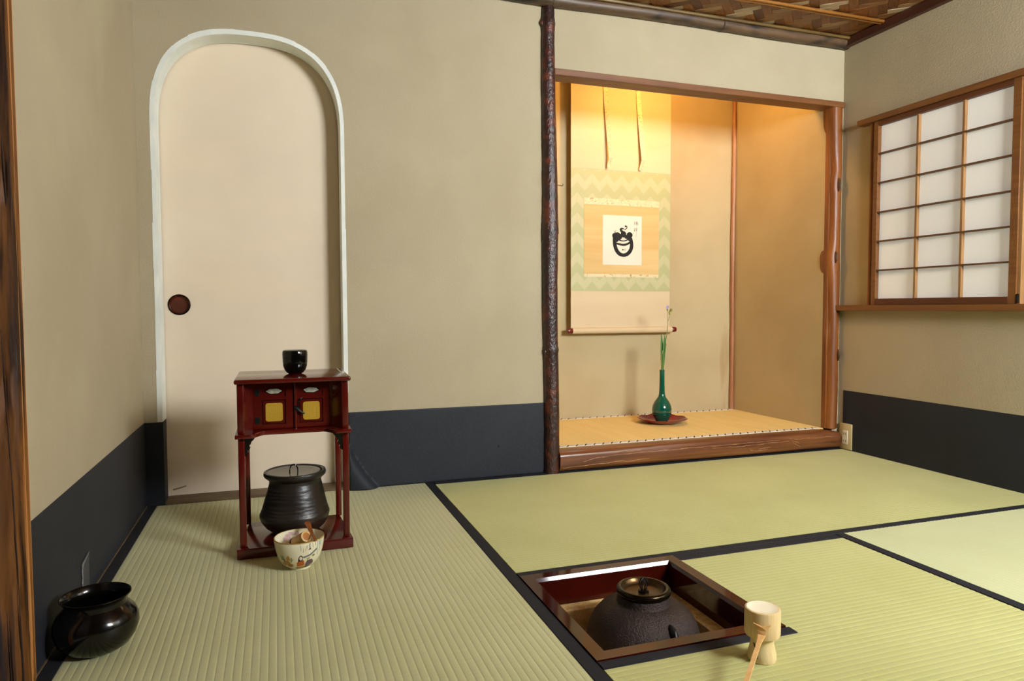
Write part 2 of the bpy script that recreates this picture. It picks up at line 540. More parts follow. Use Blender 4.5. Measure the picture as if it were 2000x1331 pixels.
# ------------------------------------------------------------------ floor and mats
floor = tag(obj('floor', plate([(XL - .1, YN), (XR, YN), (XR, 0.13), (XL - .1, 0.13)], -.06, -.031, 'z',
            holes=[[(0.0, -.967), (0.0, -1.391), (.424, -1.391), (.424, -.967)]]), 'subfloor'), 'wooden subfloor under the straw mats', 'floor', kind='structure')


def ridged(x0, x1, y0, y1, along, pitch=.0149, amp=.0008):
    """rush surface whose ridges run along x or y"""
    a0, a1 = (y0, y1) if along == 'x' else (x0, x1)
    b0, b1 = (x0, x1) if along == 'x' else (y0, y1)
    nr = max(1, round((a1 - a0) / pitch))
    v, f = [], []
    prof = []
    for r in range(nr):
        for s in range(6):
            t = s / 6
            prof.append((a0 + (a1 - a0) * (r + t) / nr, -amp + amp * (abs(sin(pi * t)) ** .4)))
    prof.append((a1, -amp))
    for a, z in prof:
        for b in (b0, b1):
            v.append((b, a, z) if along == 'x' else (a, b, z))
    n = len(prof)
    for i in range(n - 1):
        f.append((2 * i, 2 * i + 1, 2 * i + 3, 2 * i + 2))
    # skirt and underside
    k = len(v)
    v += [(x0, y0, -.03), (x1, y0, -.03), (x1, y1, -.03), (x0, y1, -.03), (x0, y0, -amp), (x1, y0, -amp), (x1, y1, -amp), (x0, y1, -amp)]
    f += [(k, k + 1, k + 5, k + 4), (k + 1, k + 2, k + 6, k + 5), (k + 2, k + 3, k + 7, k + 6), (k + 3, k, k + 4, k + 7), (k, k + 3, k + 2, k + 1)]
    return v, f


def tatami(label, rects, along, m, borders):
    r0 = rects[0]
    t = thing('tatami_mat', (0, 0, 0), label, 'tatami mat', 'straw mats of the tea room floor')
    obj('rush_surface', join(*[ridged(*r, along) for r in rects]), m, t, smooth=False)
    for b in borders:
        obj('cloth_border', box(b[0], b[1], b[2], b[3], -.003, .0012), 'heri', t, bevel=.0008, bseg=1)
    return t


g = .0015
tatami('tatami mat under the red lacquer stand, ridges running towards the arched door', [(XL + .031, -.0305, -1.92, -.002)], 'y', 'rush_y',
       [(XL + .002, XL + .031, -1.92, -.002), (-.0305, -g, -1.92, -.002)])
tatami('tatami mat lying lengthwise in front of the alcove', [(g, XR - .003, -.9405, -.032)], 'x', 'rush_x',
       [(g, XR - .003, -.9665, -.9405), (g, XR - .003, -.032, -.002)])
tatami('square tatami mat cut out around the sunken hearth', [(.4255, .9535, -1.391, -.998), (g, .9535, -1.4175, -1.391), (g, .9535, -1.89, -1.4175)], 'x', 'rush_x',
       [(.4255, .9535, -.998, -.968), (g, .4305, -1.4175, -1.3915), (g, .9535, -1.92, -1.89)])
tatami('pale green tatami mat below the paper window', [(.9865, XR - .034, YN + .004, -.968)], 'y', 'rush_sheen',
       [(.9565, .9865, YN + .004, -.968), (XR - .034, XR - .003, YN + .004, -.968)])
tatami('tatami mat along the wall opposite the alcove', [(XL + .002, .9535, YN + .034, -1.953)], 'x', 'rush_x',
       [(XL + .002, .9535, -1.953, -1.9225), (XL + .002, .9535, YN + .004, YN + .034)])

# ------------------------------------------------------------------ walls
outline = [(XL, -.06), (arch_in[-1][0], -.06)] + arch_in[::-1] + [(arch_in[0][0], -.06), (.470, -.06), (.470, 1.56), (1.868, 1.56), (1.868, -.06), (XR, -.06), (XR, 1.90), (XL, 1.90)]
wall_back = tag(obj('wall_back', plate(outline, 0, WT, 'y'), 'plaster'), 'sand-coloured plaster wall with the arched doorway and alcove opening', 'wall', kind='structure')
wall_left = tag(obj('wall_left', plate([(-1.118, -.06), (WT, -.06), (WT, 1.90), (-1.118, 1.90)], XL - .09, XL, 'x'), 'plaster'),
                'sand-coloured plaster wall between rough post and arched door', 'wall', kind='structure')
tag(obj('wall_left_near', join(box(XL - .09, XL, YN, -2.0, 0, 1.9), box(XL - .09, XL, -2.0, -1.21, 1.62, 1.9)), 'trim_red'),
    'dark timber wall around the side doorway beyond the rough post', 'wall', kind='structure')
dr2 = thing('door_2', (XL - .06, -1.6, 0), 'plain dark wooden sliding door in the side doorway', 'door', kind='structure')
obj('panel', box(-.012, .012, -.40, .40, .002, 1.62), 'trim_red', dr2)
obj('rail', join(box(-.015, .015, -.40, -.375, .002, 1.62), box(-.015, .015, .375, .40, .002, 1.62)), 'lacquer_black', dr2)
W2 = (-2.30, -1.60, .72, 1.45)     # y0,y1,z0,z1 of the unseen fill window added on the right wall
W1 = (-.800, -.208, .672, 1.425)
rect = lambda q: [(q[0], q[2]), (q[1], q[2]), (q[1], q[3]), (q[0], q[3])]
wall_right = tag(obj('wall_right', plate([(YN, -.06), (WT, -.06), (WT, 1.90), (YN, 1.90)], XR, XR + .09, 'x', holes=[rect(W1), rect(W2)]), 'plaster'),
                 'plaster wall holding the paper window', 'wall', kind='structure')
W3 = (.92, 1.80, 1.12, 1.72)
tag(obj('wall_near', plate([(XL - .09, -.06), (XR + .09, -.06), (XR + .09, 1.90), (XL - .09, 1.90)], YN - .09, YN, 'y', holes=[rect(W3)]), 'trim_red'),
    'dark timber wall opposite the alcove', 'wall', kind='structure')

# alcove shell
AX0, AX1, AY, AZ = .52, 1.828, .680, .0905
tag(obj('wall_alcove_back', box(AX0 - .05, AX1 + .05, AY, AY + .05, 0, 2.12), 'plaster_alcove'), 'plaster wall behind the hanging scroll', 'wall', kind='structure')
tag(obj('wall_alcove_right', join(plate([(AX1 - .003, AY), (1.8685, AY), (1.8685, .073), (AX1 + .0100, .073)], 0, 2.12, 'z'), box(AX1 + .0102, AX1 + .0135, .036, .0735, .0905, 1.546)), 'plaster_alcove'), 'plaster side wall of the alcove beside the vase', 'wall', kind='structure')
tag(obj('wall_alcove_left', box(AX0 - .05, AX0, WT, AY, 0, 2.12), 'plaster_alcove'), 'alcove side wall behind the dark log post', 'wall', kind='structure')
tag(obj('wall_alcove_front', box(AX0, AX1, WT - .001, WT + .03, 1.585, 2.12), 'plaster_alcove'), 'inner face of the wall above the alcove lintel', 'wall', kind='structure')
tag(obj('ceiling_alcove', box(AX0 - .05, AX1 + .05, WT, AY + .05, 2.12, 2.16), 'lintel'), 'board ceiling of the alcove', 'ceiling', kind='structure')
tag(obj('floor_alcove', box(AX0, AX1, .03, AY, .02, AZ - .012), 'subfloor'), 'platform under the alcove mat', 'floor', kind='structure')
am = thing('alcove_mat', (0, 0, AZ), 'golden fine-woven mat with black-and-white edging in the alcove', 'mat')
obj('rush_surface', plate([(AX0 + .001, .0205), (AX1 + .0095, .0205), (AX1 + .0085, .0725), (AX1 - .004, AY - .001), (AX0 + .001, AY - .001)], -.011, 0, 'z'), 'rush_alcove', am)
obj('patterned_border', box(AX0 + .001, AX1 - .012, .0206, .0480, -.003, .0012), 'alcove_border', am)
obj('patterned_border', box(AX0 + .001, AX1 - .012, AY - .031, AY - .004, -.003, .0012), 'alcove_border', am)

# dark paper wainscot
def paper_sheet(name, x0, x1, z1, label, curl=False):
    v, f = [], []
    nx, nz_ = (150, 50) if curl else (4, 2)
    for j in range(nz_ + 1):
        for i in range(nx + 1):
            x = x0 + (x1 - x0) * i / nx
            z = z1 * j / nz_
            y = -.0015
            if curl:
                # bottom corner beside the door has come loose and rolls forward
                d = ((x - x0) / .105) ** .85 + (z / .165) ** .85
                if d < 1:
                    y -= .036 * (1 - math.exp(-(1 - d) / .13)) - .016 * (1 - d) ** 2
            v.append((x, y, z + .0005))
    for j in range(nz_):
        for i in range(nx):
            a = j * (nx + 1) + i
            f.append((a, a + 1, a + nx + 2, a + nx + 1))
    o = obj(name, (v, f), 'dark_paper', smooth=True)
    md = o.modifiers.new('thick', 'SOLIDIFY')
    md.thickness = .0008
    md.offset = 1
    return tag(o, label, 'wainscot paper', kind='structure')


bb = paper_sheet('baseboard_back', -.3055, .452, .2775, 'dark blue-grey paper wainscot curling loose beside the arched door', True)
obj('dent', lathe([(0, .0012), (.0035, .0008), (.005, 0)], 10), 'dark_paper_back', bb, loc=(.258, -.0022, .118), rot=(pi / 2, 0, 0))
tag(obj('baseboard_corner', join(box(XL + .001, -.9045, -.0020, -.0004, .0005, .2775), box(-.9045, -.9015, -.0020, WT - .02, .0005, .2775)), 'dark_paper'),
    'narrow strip of dark paper wainscot left of the arched door', 'wainscot paper', kind='structure')
bl = tag(obj('baseboard_left', box(XL + .0004, XL + .0018, -1.117, -.0025, .0005, .2775), 'dark_paper'), 'dark paper wainscot along the wall beside the rough post', 'wainscot paper', kind='structure')
obj('baseboard_strip', box(XL + .0018, XL + .004, -1.117, -.0025, .0005, .004), 'sill_wood', bl)
fl = [(-.806, .028), (-.742, .012), (-.7405, .096), (-.7415, .101), (-.77, .096), (-.797, .092), (-.803, .075), (-.801, .060), (-.806, .052), (-.803, .040)]
obj('peeled_flap', plate(fl, XL + .0019, XL + .0029, 'x'), mat('flap_paper', S(66, 66, 68), S(56, 56, 58), rough=.6), bl)
obj('peeled_edge', tube([(XL + .004, p[0], p[1]) for p in [(-.742, .101), (-.77, .096), (-.798, .091), (-.803, .075), (-.801, .060), (-.806, .052), (-.803, .040), (-.806, .028)]], [.0008, .0016, .0022, .0018, .0014, .0018, .0012, .0008], 6),
    mat('torn_edge', S(120, 118, 112), rough=.7), bl)
br = tag(obj('baseboard_right', box(XR - .0018, XR - .0004, YN + .01, -.032, .0005, .270), 'dark_paper'), 'dark paper wainscot below the window ledge', 'wainscot paper', kind='structure')

# arch trim of pasted white paper strips
at = thing('trim_1', (0, 0, 0), 'white paper strips pasted around the edge of the arched doorway', 'door trim', kind='structure')
inner = [(arch_in[0][0], .001), (arch_in[0][0], .35), (arch_in[0][0], .62), (arch_in[0][0], .93)] + arch_in[::1] + [(arch_in[-1][0], 1.1), (arch_in[-1][0], .93), (arch_in[-1][0], .78), (arch_in[-1][0], .6), (arch_in[-1][0], .45), (arch_in[-1][0], .2785)]
outer_full = arch_pts(ARCH_W, ARCH_T)
outr = [(outer_full[0][0], .001), (outer_full[0][0], .35), (outer_full[0][0], .62), (outer_full[0][0], .93)] + outer_full + [(outer_full[-1][0], 1.1), (outer_full[-1][0], .93), (outer_full[-1][0], .78), (outer_full[-1][0], .6), (outer_full[-1][0], .45), (outer_full[-1][0], .2785)]
cuts = [0, 1, 2, 3, 7, 10, 13, 16, 19, 22, 25, 28, 31, 34, 37, 40, 44, 45, 46, 47, 48, 49, 50]
for a, b in zip(cuts[:-1], cuts[1:]):
    e = random.uniform(-.0012, .0022)
    yo = -.0008 - random.uniform(0, .0007)
    v, f = [], []
    for i in range(a, b + 1):
        (xi, zi), (xo, zo) = inner[i], outr[i]
        dx, dz = xo - xi, zo - zi
        L = sqrt(dx * dx + dz * dz) or 1
        dx, dz = dx / L, dz / L
        w_ = L + e
        v += [(xi + dx * w_, yo, zi + dz * w_), (xi - dx * .0008, yo, zi - dz * .0008), (xi - dx * .0012, WT - .002, zi - dz * .0012), (xi + dx * w_, .0, zi + dz * w_)]
    n_ = b - a
    for i in range(n_):
        q = 4 * i
        for s in (0, 1, 3):
            t2 = {0: 1, 1: 2, 3: 0}[s]
            f.append((q + s, q + t2, q + 4 + t2, q + 4 + s))
    obj('paper_strip', (v, f), 'white_paper', at, smooth=True)

# door
d1 = thing('door_1', (ARCH_C, .088, 0), 'cream paper sliding door behind the arched opening', 'door', kind='structure')
hole = [(-.855 - ARCH_C + .034 * cos(2 * pi * i / 36), .6645 + .034 * sin(2 * pi * i / 36)) for i in range(36)]
obj('panel', plate([(-.36, .0088), (.36, .0088), (.36, 1.66), (-.36, 1.66)], 0, .018, 'y', holes=[hole]), 'fusuma', d1)
pull = obj('door_pull', lathe([(0, -.012), (.026, -.012), (.0305, -.006), (.0315, .0015), (.0335, .003), (.0352, .002), (.0355, -.0005), (.034, -.013), (0, -.0135)], 40), 'pull_brown', d1, smooth=True, loc=(-.855 - ARCH_C, 0, .6645), rot=(pi / 2, 0, 0))
obj('pull_ring', lathe([(.0315, .0016), (.0332, .0042), (.0352, .003), (.0356, .0002), (.0345, .0002)], 40, True), 'brass_black', pull, smooth=True)
obj('door_scratch', plate([(-.28, .031), (-.255, .036), (-.236, .041), (-.238, .036), (-.262, .029), (-.278, .026)], -.0004, .0, 'y'), mat('scuff', S(140, 120, 88), rough=.9), d1)
tag(obj('trim_2', box(-.9035, -.3185, .001, .125, -.0305, .0085), 'sill_wood'), 'worn brown wooden sill under the arched door', 'door sill', kind='structure')

# ------------------------------------------------------------------ alcove woodwork
zz = [0.001, .02, .10, .22, .35, .47, .485, .50, .60, .75, .90, .95, 1.0, 1.1, 1.25, 1.4, 1.55, 1.66, 1.70, 1.735, 1.76, 1.80]
rr = [.031, .031, .031, .0305, .0305, .0305, .033, .0305, .031, .0315, .0325, .034, .0325, .0305, .0295, .0285, .0275, .026, .0265, .0285, .026, .024]
def cx(z): return .4745 - .012 * max(0, (z - .2)) / 1.6 + .002 * sin(z * 7)
dense = []
for a in range(len(zz) - 1):
    for s in range(3):
        t = s / 3
        dense.append((zz[a] * (1 - t) + zz[a + 1] * t, rr[a] * (1 - t) + rr[a + 1] * t))
dense.append((zz[-1], rr[-1]))
post = thing('alcove_post', (0, 0, 0), 'dark red-brown bark-covered log post beside the alcove', 'post')
obj('log', tube([(cx(z), -.003, z) for z, r in dense], [r for z, r in dense], 28, rnd=.07, rs=2.2), 'post_dark', post, smooth=True)
for kz, ka in ((.478, 3.6), (.94, -.3), (1.735, 3.4), (.30, -1.9)):
    obj('knot', tube([(cx(kz) + .022 * cos(ka), -.003 + .022 * sin(ka), kz - .02), (cx(kz) + .0305 * cos(ka), -.003 + .0305 * sin(ka), kz), (cx(kz) + .024 * cos(ka), -.003 + .024 * sin(ka), kz + .02)], [.002, .006, .002], 10), 'post_dark', post, smooth=True)
tag(obj('flower_nail', tube([(cx(1.12) + .024, .0, 1.1275), (cx(1.12) + .040, -.002, 1.1262), (cx(1.12) + .0535, -.004, 1.1245), (cx(1.12) + .0545, -.004, 1.1265), (cx(1.12) + .0555, -.004, 1.1335)], [.0016, .0016, .0018, .0018, .0015], 8), 'nail', smooth=True),
    'small bent iron nail driven into the dark log post', 'nail')

lin = tag(obj('alcove_lintel', box(.488, 1.8975, -.012, .066, 1.546, 1.571), 'lintel', bevel=.0015, bseg=1), 'straight brown timber lintel across the top of the alcove', 'lintel')
# threshold log: rounded front
tl = thing('alcove_threshold', (0, 0, 0), 'polished rounded log sill along the front of the alcove mat', 'log sill')
prof = []
NS = 48
path_n = 46
v, f = [], []
for i in range(path_n + 1):
    x = .502 + (1.896 - .502) * i / path_n
    taper = 1 - .10 * max(0, (x - 1.78) / .1) ** 2 if x > 1.78 else 1
    for k in range(NS):
        a = 2 * pi * k / NS
        ca, sa = cos(a), sin(a)
        y = .012 + .046 * math.copysign(abs(ca) ** .75, ca)
        z = .0450 + .0444 * math.copysign(abs(sa) ** .68, sa)
        nz = mnoise.noise(Vector((x * 2.2, ca * 2.2, sa * 2.2))) * .0030 + mnoise.noise(Vector((x * 5, ca * 7 + 9, sa * 7))) * .0012
        z = min(.0895, max(.001, z * taper + (nz if sa < .9 else nz * .3)))
        y = min(y - nz * (1 if ca < 0 else 0), .0192)
        v.append((x, y, z))
for i in range(path_n):
    for k in range(NS):
        f.append((i * NS + k, i * NS + (k + 1) % NS, (i + 1) * NS + (k + 1) % NS, (i + 1) * NS + k))
f += [tuple(range(NS)), tuple(range(path_n * NS, (path_n + 1) * NS))]
log = obj('log', (v, f), 'log_sill', tl, smooth=True)


def sill_y(z):
    s = max(-1, min(1, (z - .0450) / .0444))
    sa = math.copysign(abs(s) ** (1 / .68), s)
    return .012 - .046 * (max(0, 1 - sa * sa) ** .5) ** .75 - .0022


veins = [[(.515, .018), (.60, .023), (.66, .024), (.72, .027), (.78, .031)], [(.60, .040), (.65, .048), (.70, .053), (.72, .057)], [(.72, .028), (.80, .026), (.90, .030)],
         [(.72, .055), (.85, .058), (1.0, .058), (1.15, .060)], [(.73, .064), (.79, .069), (.80, .066), (.86, .067)], [(1.0, .060), (1.18, .060), (1.35, .061), (1.55, .062)], [(1.2, .051), (1.35, .049), (1.48, .053), (1.60, .055)],
         [(1.39, .036), (1.395, .026), (1.43, .024), (1.485, .027)], [(1.43, .032), (1.50, .034)], [(1.60, .064), (1.66, .061), (1.72, .060), (1.84, .060)], [(1.62, .048), (1.64, .036), (1.66, .028)], [(1.61, .056), (1.65, .048), (1.655, .040)]]
for vn in veins:
    pts = []
    for i in range(len(vn) - 1):
        for s in range(5):
            t = s / 5
            pts.append((vn[i][0] * (1 - t) + vn[i + 1][0] * t, vn[i][1] * (1 - t) + vn[i + 1][1] * t))
    pts.append(vn[-1])
    n_ = len(pts)
    obj('pale_vein', tube([(p[0], sill_y(p[1]) + .0016, p[1] + .0012 * sin(p[0] * 60)) for p in pts], [.0005 + .0012 * sin(pi * (i + .3) / (n_ + .6)) * (.6 + .5 * sin(i * 2.3)) for i in range(n_)], 6), 'log_vein', log, smooth=True)
obj('sill_shadow_line', box(.502, 1.87, -.012, .02, .0, .006), 'lacquer_black', tl)  # black strip painting the shadow line below the log

# right post of the alcove: split natural log with knots
rp_t = thing('alcove_corner_post', (0, 0, 0), 'orange-brown knotty split log post at the alcove corner by the window', 'post')
rz_ = [.0915, .14, .25, .40, .43, .46, .6, .78, .84, .88, .93, 1.05, 1.14, 1.18, 1.22, 1.27, 1.35, 1.45, 1.546]
lx = [a - .005 for a in (1.845, 1.847, 1.852, 1.850, 1.848, 1.850, 1.852, 1.846, 1.838, 1.837, 1.846, 1.850, 1.850, 1.846, 1.846, 1.856, 1.846, 1.842, 1.840)]
v, f = [], []
SEG = 16
for i, z in enumerate(rz_):
    x0, x1 = lx[i], 1.8985
    c_, h = (x0 + x1) / 2, (x1 - x0) / 2
    for k in range(SEG):
        a = 2 * pi * k / SEG
        y = .028 + .043 * math.copysign(abs(sin(a)) ** .7, sin(a))
        x = c_ + h * math.copysign(abs(cos(a)) ** .7, cos(a))
        v.append((x + .0015 * mnoise.noise(Vector((x * 30, y * 30, z * 9))) * (cos(a) < .7), y + .003 * mnoise.noise(Vector((x * 30, y * 30, z * 7))), z))
for i in range(len(rz_) - 1):
    for k in range(SEG):
        f.append((i * SEG + k, i * SEG + (k + 1) % SEG, (i + 1) * SEG + (k + 1) % SEG, (i + 1) * SEG + k))
f += [tuple(range(SEG)), tuple(range((len(rz_) - 1) * SEG, len(rz_) * SEG))]
obj('log', (v, f), 'post_orange', rp_t, smooth=True)
obj('rear_half', join(box(AX1 + .0137, 1.8675, .012, .0725, .0915, 1.546), box(AX1 + .0102, AX1 + .0137, .012, .0355, .0915, 1.546)), 'post_orange', rp_t)
for kx, kz, kr in ((1.868, 1.20, .016), (1.858, .875, .014), (1.882, .43, .014)):
    pts = [(kx, -.0105 - .005 * cos(t), kz + kr * 2.0 * sin(t)) for t in (-1.45, -1.0, -.5, 0, .5, 1.0, 1.45)]
    obj('knot', tube(pts, [kr * cos(t) * .8 + .0008 for t in (-1.45, -1.0, -.5, 0, .5, 1.0, 1.45)], 14, squash=(1, .5)), 'knot', rp_t, smooth=True)
tag(obj('alcove_inner_pole', tube([(AX1 - .015 + .002 * sin(z * 5), AY - .012, z) for z in [AZ + .0006 + (1.95 - AZ) * i / 24 for i in range(25)]], [.0115 + .001 * sin(i * 1.7) for i in range(25)], 12), mat('inner_pole', S(150, 92, 52), S(176, 132, 100), rough=.4, scale=5, stretch=(4, 4, .6)), smooth=True),
    'thin reddish natural pole in the inner corner of the alcove', 'pole')
# scroll hook batten hidden above the lintel plus lamp
lamp = thing('alcove_lamp', (1.20, WT + .030, 1.725), 'small warm bulb in a holder behind the alcove lintel', 'lamp')
obj('holder', lathe([(0, 0), (.02, 0), (.02, .03), (0, .03)], 20), 'outlet_white', lamp, smooth=True, rot=(-pi / 2, 0, 0))
obj('bulb', lathe([(0, .033), (.012, .033), (.014, .045), (.026, .065), (.029, .082), (.024, .1), (.012, .109), (0, .111)], 20), 'glass_bulb', lamp, smooth=True, rot=(-pi / 2, 0, 0))

# ------------------------------------------------------------------ window beside the alcove
w1 = thing('window_1', (XR, 0, 0), 'wooden lattice window with white paper panes beside the alcove', 'window', kind='structure')
sx0, sx1 = -.030, -.010           # local x of the frame
Y0, Y1 = -.815, -.201
Z0, Z1 = .6575, 1.432
obj('head_beam', box(-.040, -.001, -1.45, -.118, 1.4325, 1.4555), 'window_wood', w1, bevel=.001, bseg=1)
obj('stile', box(sx0, sx1, -.2225, -.201, Z0, Z1), 'window_wood', w1, bevel=.001, bseg=1)
obj('stile', box(sx0, sx1, -.815, -.787, Z0, Z1), 'window_wood', w1, bevel=.001, bseg=1)
obj('stile', box(sx0 + .006, sx1 + .006, -.826, -.8155, Z0, Z1), 'lattice', w1)
obj('rail', box(sx0, sx1, -.787, -.2225, 1.412, Z1), 'window_dark', w1, bevel=.001, bseg=1)
obj('rail', box(sx0, sx1, -.787, -.2225, Z0, .6840), 'window_dark', w1, bevel=.001, bseg=1)
obj('catch', box(sx0 - .002, sx1, -.8225, -.8175, .661, .692), 'hook', w1)
obj('bamboo_pole', tube([(-.012, -.178, Z0 + (Z1 - Z0) * i / 14) for i in range(15)], [.0092 if i % 5 else .0102 for i in range(15)], 12), 'bamboo_brown', w1, smooth=True)
my = [-.409, -.603]
mz = [.804, .9265, 1.049, 1.1725, 1.295]
for y in my:
    obj('lattice_post', box(-.026, -.0125, y - .0045, y + .0045, .684, 1.412), 'lattice', w1)
for z in mz:
    obj('lattice_bar', box(-.0275, -.0125, -.787, -.2225, z - .0030, z + .0030), 'lattice_h', w1)
ye = [-.787] + sorted(my) + [-.2225]
ze = [.684] + mz + [1.412]
for i in range(3):
    for j in range(6):
        obj('paper_pane', box(-.0122, -.0112, ye[i] + .0006, ye[i + 1] - .0006, ze[j] + .0006, ze[j + 1] - .0006), 'pane_dim', w1)
tag(obj('trim_3', box(XR - .038, XR - .0005, -2.0, -.012, .6325, .6570), 'window_wood', bevel=.001, bseg=1), 'long narrow wooden ledge under the paper window', 'window ledge', kind='structure')


def lit_window(name, axis, q, m, label):
    w = thing(name, (0, 0, 0), label, 'window', kind='structure')
    a0, a1, z0, z1 = q
    nx, nz_ = 3, 4

    def b3(u0, u1, d0, d1, zz0, zz1):
        return box(XR + d0, XR + d1, u0, u1, zz0, zz1) if axis == 'x' else box(u0, u1, YN - d1, YN - d0, zz0, zz1)
    for u in (a0, a1 - .03):
        obj('stile', b3(u, u + .03, .0, .03, z0, z1), 'window_wood', w)
    for z in (z0, z1 - .03):
        obj('rail', b3(a0 + .03, a1 - .03, .0, .03, z, z + .03), 'window_wood', w)
    us = [a0 + .03 + (a1 - a0 - .06) * i / nx for i in range(nx + 1)]
    zs = [z0 + .03 + (z1 - z0 - .06) * i / nz_ for i in range(nz_ + 1)]
    for u in us[1:-1]:
        obj('lattice_post', b3(u - .004, u + .004, .006, .0195, z0 + .03, z1 - .03), 'lattice', w)
    for z in zs[1:-1]:
        obj('lattice_bar', b3(a0 + .03, a1 - .03, .005, .0195, z - .003, z + .003), 'lattice_h', w)
    obj('paper', b3(a0 + .03, a1 - .03, .0205, .0215, z0 + .03, z1 - .03), m, w)


lit_window('window_fill', 'x', W2, 'pane_win2', 'added paper window giving weak fill farther along the ledge wall')  # unseen window, added as a weak fill light
lit_window('window_3', 'y', W3, 'pane_win3', 'sunlit paper window on the wall opposite the alcove')

# ------------------------------------------------------------------ ceiling
ceil_t = tag(obj('ceiling', box(XL - .09, XR + .09, YN - .09, .05, ZC + .012, ZC + .04), 'trim_red'), 'woven ceiling of broad wooden strips', 'ceiling', kind='structure')
SW = .0350
NFL = 3
r2 = sqrt(.5)
cand = []
for i in range(-90, 91):
    for j in range(-90, 91):
        # a-direction runs (1,-1), b-direction runs (1,1); cell centre:
        for kind in ('a', 'b'):
            ph = (i + j) % (2 * NFL)
            if kind == 'a' and ph != 0: continue
            if kind == 'b' and ph != NFL: continue
            # centre of float in lattice coordinates
            if kind == 'a': u, w_ = (i + (NFL - 1) / 2) * SW, j * SW
            else: u, w_ = i * SW, (j + (NFL - 1) / 2) * SW
            x = 1.55 + (u + w_) * r2
            y = -.105 + (-u + w_) * r2
            if XL < x < XR - .01 and YN < y < -.005:
                cand.append((x, y, kind, i, j))
camv = Vector(CP)
def show_rank(c):
    dx, dy = c[0] - CP[0], c[1] - CP[1]
    fwd = dx * -BK[0] + dy * -BK[1] + (ZC - CP[2]) * -BK[2]
    sx_ = (dx * RT[0] + dy * RT[1]) / max(fwd, .05)
    sy_ = (dx * UP[0] + dy * UP[1] + (ZC - CP[2]) * UP[2]) / max(fwd, .05)
    return max(0, abs(sx_) - .742) + max(0, sy_ - .494) + (9 if fwd < .3 else 0)
cand.sort(key=show_rank)
strip_mesh = {}
SV = [(-.5, -.5, 0), (.5, -.5, 0), (.5, .5, 0), (-.5, .5, 0), (-.5, -.5, .0025), (.5, -.5, .0025), (.5, .5, .0025), (-.5, .5, .0025), (-.17, -.5, -.0016), (.17, -.5, -.0016), (.17, .5, -.0016), (-.17, .5, -.0016)]
SF = [(0, 8, 11, 3), (8, 9, 10, 11), (9, 1, 2, 10), (4, 7, 6, 5), (0, 4, 5, 1, 9, 8), (3, 11, 10, 2, 6, 7), (0, 3, 7, 4), (1, 5, 6, 2)]
def strip_me(mk):
    if mk not in strip_mesh:
        me = bpy.data.meshes.new('ceiling_strip')
        L, Wd = SW * NFL * .995, SW * .975
        me.from_pydata([(p[0] * L, p[1] * Wd, p[2]) for p in SV], [], SF)
        me.materials.append(M[mk])
        strip_mesh[mk] = me
    return strip_mesh[mk]
rest_v, rest_f = [], []
rng = random.Random(3)
for n_, (x, y, kind, i, j) in enumerate(cand):
    key = j if kind == 'a' else i
    if kind == 'a':
        rr_ = rng.random()
        mk = 'pale0' if rr_ < .24 else 'pale1' if rr_ < .5 else 'pale2' if rr_ < .75 else 'strip%d' % rng.randrange(5)
    else:
        mk = 'strip%d' % rng.randrange(5)
    ang = -pi / 4 if kind == 'a' else pi / 4
    if n_ < 300:
        o = bpy.data.objects.new('ceiling_strip', strip_me(mk))
        C.objects.link(o)
        o.parent = ceil_t
        o.location = (x, y, ZC + .004 + rng.uniform(-.0006, .0006))
        o.rotation_euler = (0, 0, ang + rng.uniform(-.015, .015))
    else:
        c_, s_ = cos(ang), sin(ang)
        b_ = len(rest_v)
        L, Wd = SW * NFL * .995, SW * .975
        rest_v += [(x + p[0] * L * c_ - p[1] * Wd * s_, y + p[0] * L * s_ + p[1] * Wd * c_, ZC + .004 + p[2]) for p in SV]
        rest_f += [tuple(b_ + q for q in fc) for fc in SF]
ro = obj('ceiling_strip_weave', (rest_v, rest_f), 'strip0', ceil_t)
ro['kind'] = 'stuff'
for by in (-.227, -.70, -1.17, -1.64, -2.11, -2.58):
    bt = thing('ceiling_batten', (0, by, ZC), 'pair of thin golden bamboo battens on the woven ceiling closest to the alcove' if by > -.3 else 'pair of thin golden bamboo battens on the woven ceiling away from the alcove', 'batten', 'bamboo ceiling battens')
    for dy in (-.0075, .0075):
        obj('bamboo_rod', tube([(XL + (XR - .022 - XL) * i / 40, dy + .0006 * sin(i * 1.3), -.0065) for i in range(41)], [.0062 if i % 6 else .0072 for i in range(41)], 8), 'bamboo_batten', bt, smooth=True)
tag(obj('trim_4', box(XR - .026, XR - .0008, YN, -.035, 1.806, ZC - .002), 'trim_red', bevel=.002, bseg=1), 'dark red ceiling moulding along the window wall', 'ceiling moulding', kind='structure')
beam = thing('ceiling_bamboo', (0, 0, 0), 'thick mottled brown bamboo pole under the ceiling above the alcove', 'bamboo pole')
NB = 60
nodes = (14, 30, 46)
obj('pole', tube([(XL + .002 + (XR - .004 - XL) * i / NB, -.018, 1.8245 - .0035 * sin(i * .11) + .002 * sin(i * .35)) for i in range(NB + 1)],
    [.0262 + (.0016 if i in nodes else 0) + .001 * sin(i * .5) for i in range(NB + 1)], 18), 'bamboo_beam', beam, smooth=True)
for k in nodes:
    x = XL + .002 + (XR - .004 - XL) * k / NB
    obj('node_ring', lathe([(.0270, -.003), (.0290, -.001), (.0290, .001), (.0270, .003)], 18, True), 'bamboo_beam', beam, smooth=True, loc=(x, -.018, 1.8245 - .0035 * sin(k * .11) + .002 * sin(k * .35)), rot=(0, pi / 2, 0))
